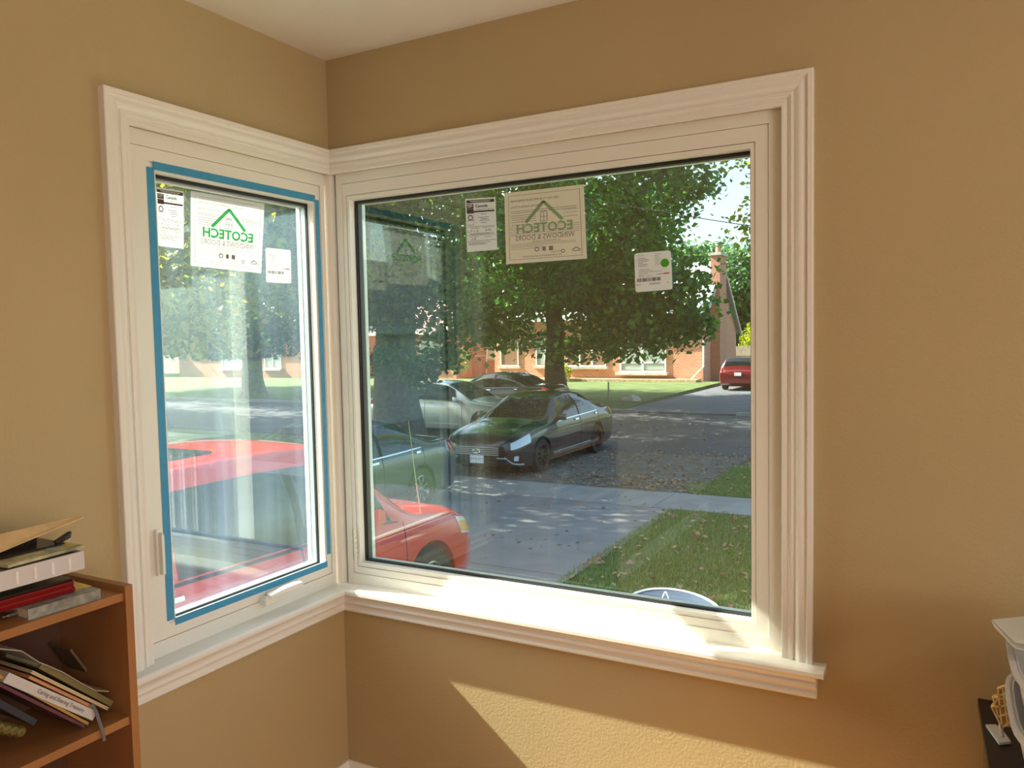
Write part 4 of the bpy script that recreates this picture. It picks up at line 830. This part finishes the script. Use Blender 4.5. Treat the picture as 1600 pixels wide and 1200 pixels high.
# ================================================================== CARS
SEDAN = [(0, .36, .60, .60, .56, .68, .46), (.06, .24, .74, .64, .70, .74, .58), (.22, .20, .84, .70, .80, .81, .66), (.55, .18, .895, .78, .86, .89, .70), (1.0, .18, .915, .85, .88, .95, .72), (1.38, .18, .92, .90, .88, 1.0, .72),
         (1.78, .18, .925, .925, .885, 1.21, .68), (2.22, .18, .925, .94, .88, 1.42, .60), (2.8, .18, .925, .95, .88, 1.485, .58), (3.35, .18, .925, .96, .88, 1.45, .575), (3.75, .18, .925, .975, .875, 1.34, .60), (4.22, .18, .915, .985, .86, 1.09, .66),
         (4.6, .20, .90, .98, .83, 1.07, .70), (4.85, .25, .86, .93, .78, 1.02, .68), (4.98, .34, .78, .85, .70, .93, .60)]
SUV = [(0, .42, .66, .68, .62, .77, .52), (.06, .32, .80, .73, .76, .86, .66), (.3, .28, .885, .81, .84, .95, .74), (.75, .26, .90, .90, .86, 1.03, .77), (1.12, .26, .905, .98, .865, 1.11, .78), (1.5, .26, .91, 1.03, .87, 1.42, .72), (1.88, .26, .91, 1.05, .87, 1.72, .65),
       (2.6, .26, .91, 1.06, .87, 1.78, .63), (3.5, .26, .91, 1.08, .865, 1.77, .63), (4.0, .27, .905, 1.09, .86, 1.73, .63), (4.22, .30, .89, 1.08, .84, 1.50, .66), (4.36, .36, .86, 1.04, .82, 1.14, .70), (4.44, .42, .82, .96, .78, 1.02, .66)]
def catmull(P, t):
    n = len(P)-1; i = min(int(t), n-1); f_ = t-i; p0, p1, p2, p3 = P[max(i-1, 0)], P[i], P[i+1], P[min(i+2, n)]
    m1 = (p2-p0)*.5*.8; m2 = (p3-p1)*.5*.8
    return (2*f_**3-3*f_**2+1)*p1 + (f_**3-2*f_**2+f_)*m1 + (-2*f_**3+3*f_**2)*p2 + (f_**3-f_**2)*m2
class Body:
    def __init__(s, st, sx=1, sy=1, sz=1):
        s.st = np.array(st, float)*np.array([sx, sz, sy, sz, sy, sz, sy]); s.L = s.st[-1, 0]
    def section(s, u):
        x, zb, w, zs, ws, zt, wt = catmull(s.st, u); g = zt-zs
        return np.array([[x, 0, zb], [x, w*.86, zb], [x, w*.965, zb+.05], [x, w*.995, zb+(zs-zb)*.45], [x, w*.99, zb+(zs-zb)*.78], [x, ws, zs], [x, ws+(wt-ws)*.45+.03*min(1, g*2.5), zs+g*.52], [x, wt, zt-.045-.02*g], [x, wt*.80, zt-.010], [x, 0, zt+.012]])
    def P(s, u, v): 
        q = catmull(s.section(u), v); return Vector((s.L/2-q[0], q[1], q[2]))
    def nrm(s, u, v):
        e = 1e-3; a = s.P(min(u+e, len(s.st)-1-1e-6), v)-s.P(max(u-e, 0), v); b = s.P(u, min(v+e, 9-1e-6))-s.P(u, max(v-e, 0)); n_ = a.cross(b)
        n_ = n_.normalized() if n_.length > 0 else Vector((0, 0, 1)); c = s.P(u, v)-Vector((s.P(u, v).x, 0, .6)); return n_ if n_.dot(c) > 0 else -n_
    def shell(s):
        NU = (len(s.st)-1)*5; NV = 9*3; V = []; F = []
        ring = lambda u: [s.P(u, 9*j/NV) for j in range(NV+1)]
        R = 2*NV
        for i in range(NU+1):
            r = ring((len(s.st)-1)*i/NU*.999999); V += r + [Vector((p.x, -p.y, p.z)) for p in r[-2:0:-1]]
        for i in range(NU):
            for k in range(R): F.append((i*R+k, i*R+(k+1) % R, (i+1)*R+(k+1) % R, (i+1)*R+k))
        for e in (0, NU):
            c = len(V); p = sum((V[e*R+k] for k in range(R)), Vector())/R; p.x += (.03 if e == 0 else -.03); V.append(p)
            for k in range(R): F.append((e*R+k, e*R+(k+1) % R, c))
        return V, F
    def patch(s, u0, u1, v0, v1, side=1, nu=8, nv=5, off=.006, th=.012, f0=None, f1=None):
        """curved plate lying on the body; side=0 spans both sides across the centre line. f0/f1 slant the ends: du at v0/v1"""
        V = []
        def pt(u, v, o_):
            mir = v > 9; vv = 18-v if mir else v; p = s.P(u, vv)+s.nrm(u, vv)*o_
            return Vector((p.x, -p.y, p.z)) if mir else p
        for o_ in (off, off-th):
            for i in range(nu+1):
                for j in range(nv+1):
                    b = j/nv; v = v0+(v1-v0)*b; a0 = u0+(f0 or 0)*b; a1 = u1+(f1 or 0)*b
                    p = pt(min(a0+(a1-a0)*i/nu, len(s.st)-1-1e-4), v, o_); V.append(Vector((p.x, p.y*(side if side else 1), p.z)))
        n = (nu+1)*(nv+1); F = []
        for i in range(nu):
            for j in range(nv):
                a = i*(nv+1)+j; F += [(a, a+1, a+nv+2, a+nv+1), (n+a, n+a+nv+1, n+a+nv+2, n+a+1)]
        bd = [i*(nv+1) for i in range(nu+1)] + [nu*(nv+1)+j for j in range(1, nv+1)] + [i*(nv+1)+nv for i in range(nu-1, -1, -1)] + [j for j in range(nv-1, 0, -1)]
        for k in range(len(bd)): a, b = bd[k], bd[(k+1) % len(bd)]; F.append((a, b, n+b, n+a))
        return MB().add(V, F)
M['tyre'] = mat('tyre_rubber', (.015, .015, .015), .8); M['rim'] = mat('alloy_rim', (.55, .56, .58), .25, metal=.9); M['rim_black'] = mat('black_steel_rim', (.02, .02, .02), .4)
M['car_glass'] = mat('car_glass', (.012, .016, .018), .03, coat=.3, spec=.6); M['chrome'] = mat('chrome', (.75, .75, .77), .12, metal=1); M['lamp'] = mat('clear_lamp', (.62, .66, .68), .08, coat=1); M['red_lamp'] = mat('red_lamp', (.55, .015, .02), .1, coat=1, trans=.2)
M['amber'] = mat('amber_lamp', (.85, .35, .04), .15, coat=1); M['plate'] = mat('white_plate', (.78, .82, .85), .4); M['under'] = mat('underbody', (.01, .01, .01), .9); M['plate_ink'] = mat('plate_ink', (.05, .1, .3), .5)
M['bright_bar'] = mat('bright_grille_bar', (.62, .63, .66), .25, metal=.3)
WM = {}
def wheel(parent, x, y, r, w, rimm, spokes):
    key = (round(r, 3), w, rimm.name, spokes); side = 1 if y > 0 else -1
    if key not in WM:
        ax = Matrix.Rotation(-PI/2, 4, 'X')   # lathe axis -> +y
        ty = MB().lathe([(r*.66, -w/2), (r*.94, -w/2), (r, -w*.35), (r, w*.35), (r*.94, w/2), (r*.66, w/2), (r*.64, w*.3), (r*.64, -w*.3), (r*.66, -w/2)], 36, ax).build('wheel', M['tyre'], None, smooth=True)
        rm = MB().lathe([(r*.64, -w*.3), (r*.66, w*.44), (r*.62, w*.46), (r*.60, w*.25), (r*.58, -w*.25)], 36, ax); 
        rm.lathe([(.001, w*.40), (r*.13, w*.40), (r*.16, w*.34), (r*.17, w*.1), (.001, w*.1)], 20, ax)
        for k in range(spokes):
            a = 2*PI*k/spokes; hw = r*(.055 if spokes > 6 else .10); c, s_ = math.cos(a), math.sin(a)
            d = Vector((c, 0, s_)); t_ = Vector((-s_, 0, c)); i0, i1 = d*r*.12, d*r*.62
            rm.add([i0-t_*hw*.7+Vector((0, w*.38, 0)), i0+t_*hw*.7+Vector((0, w*.38, 0)), i1+t_*hw+Vector((0, w*.34, 0)), i1-t_*hw+Vector((0, w*.34, 0)), i0-t_*hw*.7+Vector((0, w*.2, 0)), i0+t_*hw*.7+Vector((0, w*.2, 0)), i1+t_*hw+Vector((0, w*.2, 0)), i1-t_*hw+Vector((0, w*.2, 0))], [(0, 1, 2, 3), (7, 6, 5, 4), (0, 4, 5, 1), (1, 5, 6, 2), (2, 6, 7, 3), (3, 7, 4, 0)])
        rmo = rm.build('rim', rimm, ty, smooth=True); bk = MB().lathe([(.001, 0), (r*.63, 0), (r*.63, -.02), (.001, -.02)], 24, ax).build('brake_disc', M['under'], ty)
        ty.parent = parent; WM[key] = ty; t = ty
    else:
        t = WM[key].copy(); COL.objects.link(t); t.parent = parent
        for ch in WM[key].children: c = ch.copy(); COL.objects.link(c); c.parent = t
    t.location = (x, y, r); t.rotation_euler = (0, 0, 0 if side > 0 else PI); return t
def car(name, label, st, paint, loc, rz, sc=(1, 1, 1), wheels=(.98, 3.80), r=.335, rimm='rim', spokes=7, suv=False, plate=None, tail='corner', extra=None):
    B = Body(st, *sc); t = thing(name, label, 'car', loc, rz); N = len(st)-1; bX = lambda x: B.L/2-x*sc[0]
    V, F = B.shell(); bo = MB().add(V, F).build('car_body', paint, None)
    # wheel wells cut out of the closed shell
    cu = MB()
    for wx in wheels:
        for s_ in (-1, 1): cu.lathe([(.001, -.20), (r*1.16, -.20), (r*1.16, .30), (.001, .30)], 32, Matrix.Translation((bX(wx), s_*(B.st[:, 2].max()-.05), r*1.02)) @ Matrix.Rotation(PI/2, 4, 'X'))
    co_ = cu.build('cut', M['under'])
    md = bo.modifiers.new('b', 'BOOLEAN'); md.operation = 'DIFFERENCE'; md.object = co_; md.solver = 'EXACT'; md.use_self = True
    bpy.context.view_layer.update(); dg = bpy.context.evaluated_depsgraph_get(); me = bpy.data.meshes.new_from_object(bo.evaluated_get(dg)); old = bo.data; bo.modifiers.clear(); bo.data = me; bpy.data.objects.remove(co_)
    me.polygons.foreach_set('use_smooth', [True]*len(me.polygons)); me.set_sharp_from_angle(angle=math.radians(40)); bo.parent = t
    me.materials.clear(); me.materials.append(paint)
    for wx in wheels:
        for s_ in (-1, 1): wheel(t, bX(wx), s_*(B.st[:, 2].max()-.115), r, .21, M[rimm], spokes)
    g = M['car_glass']
    if not suv:
        ws, rw = (5.12, 7.0), (9.25, 11.15); sd = ((5.95, 8.02, .5, -.05), (8.16, 9.95, 0, -.35), (10.05, 10.5, -.3, -.5))
    else:
        ws, rw = (4.12, 5.95), (9.08, 10.5); sd = ((4.75, 6.75, .75, 0), (6.85, 8.0, 0, 0), (8.1, 9.05, 0, -.1))
    B.patch(ws[0], ws[1], 7.1, 10.9, 0, 8, 12).build('windshield', g, t, smooth=True); B.patch(rw[0], rw[1], 7.2, 10.8, 0, 8, 12).build('rear_window', g, t, smooth=True)
    for s_ in (-1, 1):
        for (u0, u1, f0, f1) in sd[:2 if not suv else 3]: B.patch(u0, u1, 5.16, 6.86 if not suv else 6.62, s_, 8, 5, f0=f0, f1=f1).build('side_window', g, t, smooth=True)
        gu = (sd[0][1]-.10, sd[1][0]+.10)
        B.patch(gu[0], gu[1], 5.14, 6.80 if not suv else 6.62, s_, 2, 5, .004, .01).build('pillar_trim', M['under'], t)
        # belt moulding, door seams, sill moulding, handles, mirror
        B.patch(sd[0][0]-.2, sd[1][1]+.3, 5.04, 5.12, s_, 14, 1, .009, .01).build('belt_moulding', M['chrome'] if not suv else M['under'], t)
        for u in ((5.6, 8.1, 10.3) if not suv else (4.35, 6.8, 8.25)): B.patch(u, u+.022, 2.3, 5.05, s_, 1, 10, .003, .004).build('door_seam', M['under'], t)
        B.patch(5.3 if not suv else 4.2, 10.2 if not suv else 8.6, 2.25, 2.42, s_, 14, 1, .014, .016).build('sill_moulding', M['chrome'] if extra == 'chrome_sill' else paint, t)
        for u in ((7.6, 9.8) if not suv else (6.3, 8.0)): B.patch(u, u+.28, 4.62, 4.78, s_, 3, 1, .028, .02).build('door_handle', M['chrome'], t)
        p = B.P(sd[0][0]+(.9 if suv else .05), 5.2); mm = MB().add([p+Vector(q_) for q_ in ((.02, .0, 0), (-.06, .0, 0), (-.06, .17, .0), (.03, .19, .02), (.04, 0, .10), (-.05, 0, .12), (-.05, .17, .14), (.01, .19, .12))], [(0, 1, 2, 3), (7, 6, 5, 4), (0, 4, 5, 1), (1, 5, 6, 2), (2, 6, 7, 3), (3, 7, 4, 0)])
        mm.v = [Vector((v.x, v.y*s_, v.z)) for v in mm.v]; mm.build('side_mirror', paint, t, bevel=.012, smooth=True)
        B.patch(.75 if not suv else .35, 2.9 if not suv else 2.15, 4.05, 5.5, s_, 6, 4, .008, .02, f0=.25, f1=.1).build('headlamp', M['lamp'], t, smooth=True)
        if suv: B.patch(1.3, 2.15, 4.2, 5.0, s_, 4, 3, .012, .02).build('turn_lamp', M['amber'], t, smooth=True)
        else: B.patch(1.15, 1.65, 2.5, 3.1, s_, 3, 3, .006, .02).build('fog_lamp', M['lamp'], t, smooth=True)
        B.patch(N-1.75, N-.35, 4.15 if not suv else 4.3, 5.6 if not suv else 6.2, s_, 5, 4, .008, .02).build('tail_lamp', M['red_lamp'], t, smooth=True)
    fx = B.L/2+.012; zg = B.st[0, 1]; gw = B.st[0, 2]*.80
    gr = MB().prism([(-gw, .44*sc[2] if not suv else .62), (gw, .44*sc[2] if not suv else .62), (gw*1.02, .60*sc[2] if not suv else .78), (-gw*1.02, .60*sc[2] if not suv else .78)], (0, .03), Matrix(((0, 0, 1, fx), (1, 0, 0, 0), (0, 1, 0, 0), (0, 0, 0, 1)))).build('grille', M['under'], t)
    z0g, z1g = (.44*sc[2], .60*sc[2]) if not suv else (.62, .78)
    for k in range(5): zz_ = z0g+.012+(z1g-z0g-.02)*k/4; MB().box(fx+.03, fx+.045, -gw*1.0, gw*1.0, zz_-.006, zz_+.008).build('bar', M['bright_bar'] if not suv else paint, gr)
    if not suv:
        for s_ in (-1, 1): B.patch(.02, 2.3, 2.05, 2.22, s_, 8, 1, .016, .02).build('bumper_lip', M['bright_bar'], t)
        MB().box(fx-.01, fx+.035, -B.st[0, 2]*1.05, B.st[0, 2]*1.05, .385, .40).build('bumper_lip', M['bright_bar'], t)
        em = MB()   # oval emblem of three crossed ovals
        for (rx_, rz_, ox, oz) in ((.075, .05, 0, 0), (.026, .046, 0, 0), (.058, .018, 0, .020)):
            em.tube([(fx+.052, ox+rx_*math.cos(2*PI*k/20), (z0g+z1g)/2+oz+rz_*math.sin(2*PI*k/20)) for k in range(21)], .006, 6)
        em.build('emblem', M['chrome'], gr, smooth=True)
    MB().box(B.L/2-.02, B.L/2+.05, -gw*.9, gw*.9, zg*.98-.03, zg+.05).build('lower_grille', M['under'], t, bevel=.008)
    for (xx, s_) in ((B.L/2+.052, 1), (-B.L/2-.045, -1)):
        if s_ > 0 and not plate: continue
        zc = (.36 if s_ > 0 else .62)*sc[2] if not suv else .78
        pl_ = MB().box(xx-.006, xx+.006, -.152, .152, zc-.076, zc+.076).build('licence_plate', M['plate'], t)
        if not plate: continue
        v, f = text_mesh(plate); MB().add([(xx+s_*.0075, s_*(-.13+.26*q_), zc-.03+.06*w_) for q_, w_ in v], f).build('plate_number', M['plate_ink'], pl_)
    MB().box(-B.L/2+.35, B.L/2-.35, -.62, .62, .20, .34).build('underbody', M['under'], t)
    return t, B
def paint(n, c, metal=.3, r=.3): return mat(n, c, r, metal=metal, coat=1.0)
av, _ = car('black_sedan', 'dark grey black sedan facing the house, parked on the gravel strip with plain black wheels', SEDAN, paint('dark_grey_metallic', (.018, .018, .026)), (-6.13, 13.5, G), -PI/2, rimm='rim_black', spokes=8, plate='BYVJ 011', extra='chrome_sill')
car('dark_sedan', 'dark blue sedan with alloy wheels parked beyond the red car, tail to the street', SEDAN, paint('dark_blue_metallic', (.02, .035, .06)), (-6.32, 6.80, G), -PI/2, spokes=9)
car('silver_sedan', 'silver sedan on the street behind the thick trunk', SEDAN, paint('silver_metallic', (.50, .54, .58), .5), (-10.75, 17.3, G), 0, plate=None)
_x = at(856, 600, 'y', 21.6).x
car('black_sedan', 'black sedan with red tail lamps at the far kerb beside the maple trunk', SEDAN, paint('black_paint', (.012, .012, .014)), (_x-2.45, 22.5, G), PI, spokes=6)
car('red_car', 'bright red car in the driveway close to the narrow window, with a whip antenna', SUV, paint('red_paint', (.62, .012, .016), 0), (-3.14, 2.42, G+.115), PI/2, sc=(1, 1, 1.01), wheels=(.88, 3.50), r=.35, suv=True)
car('dark_red_hatchback', 'dark red hatchback seen from behind in the driveway across the street', SUV, paint('dark_red_paint', (.16, .008, .014), .2), (-6.55, 36.9, G+.03), PI/2, sc=(1, 1, .88), wheels=(.88, 3.50), r=.33, suv=True)
rc = [o_ for o_ in bpy.data.objects if o_.name == 'red_car'][0]
MB().tube([(1.32, -.80, 1.02), (1.25, -.80, 1.40), (1.18, -.80, 1.86)], [.006, .004, .003], 6).build('antenna', M['chrome'], rc)
MB().box(-1.35, -.60, -.40, .40, 1.796, 1.812).build('sunroof', M['car_glass'], rc, bevel=.005)
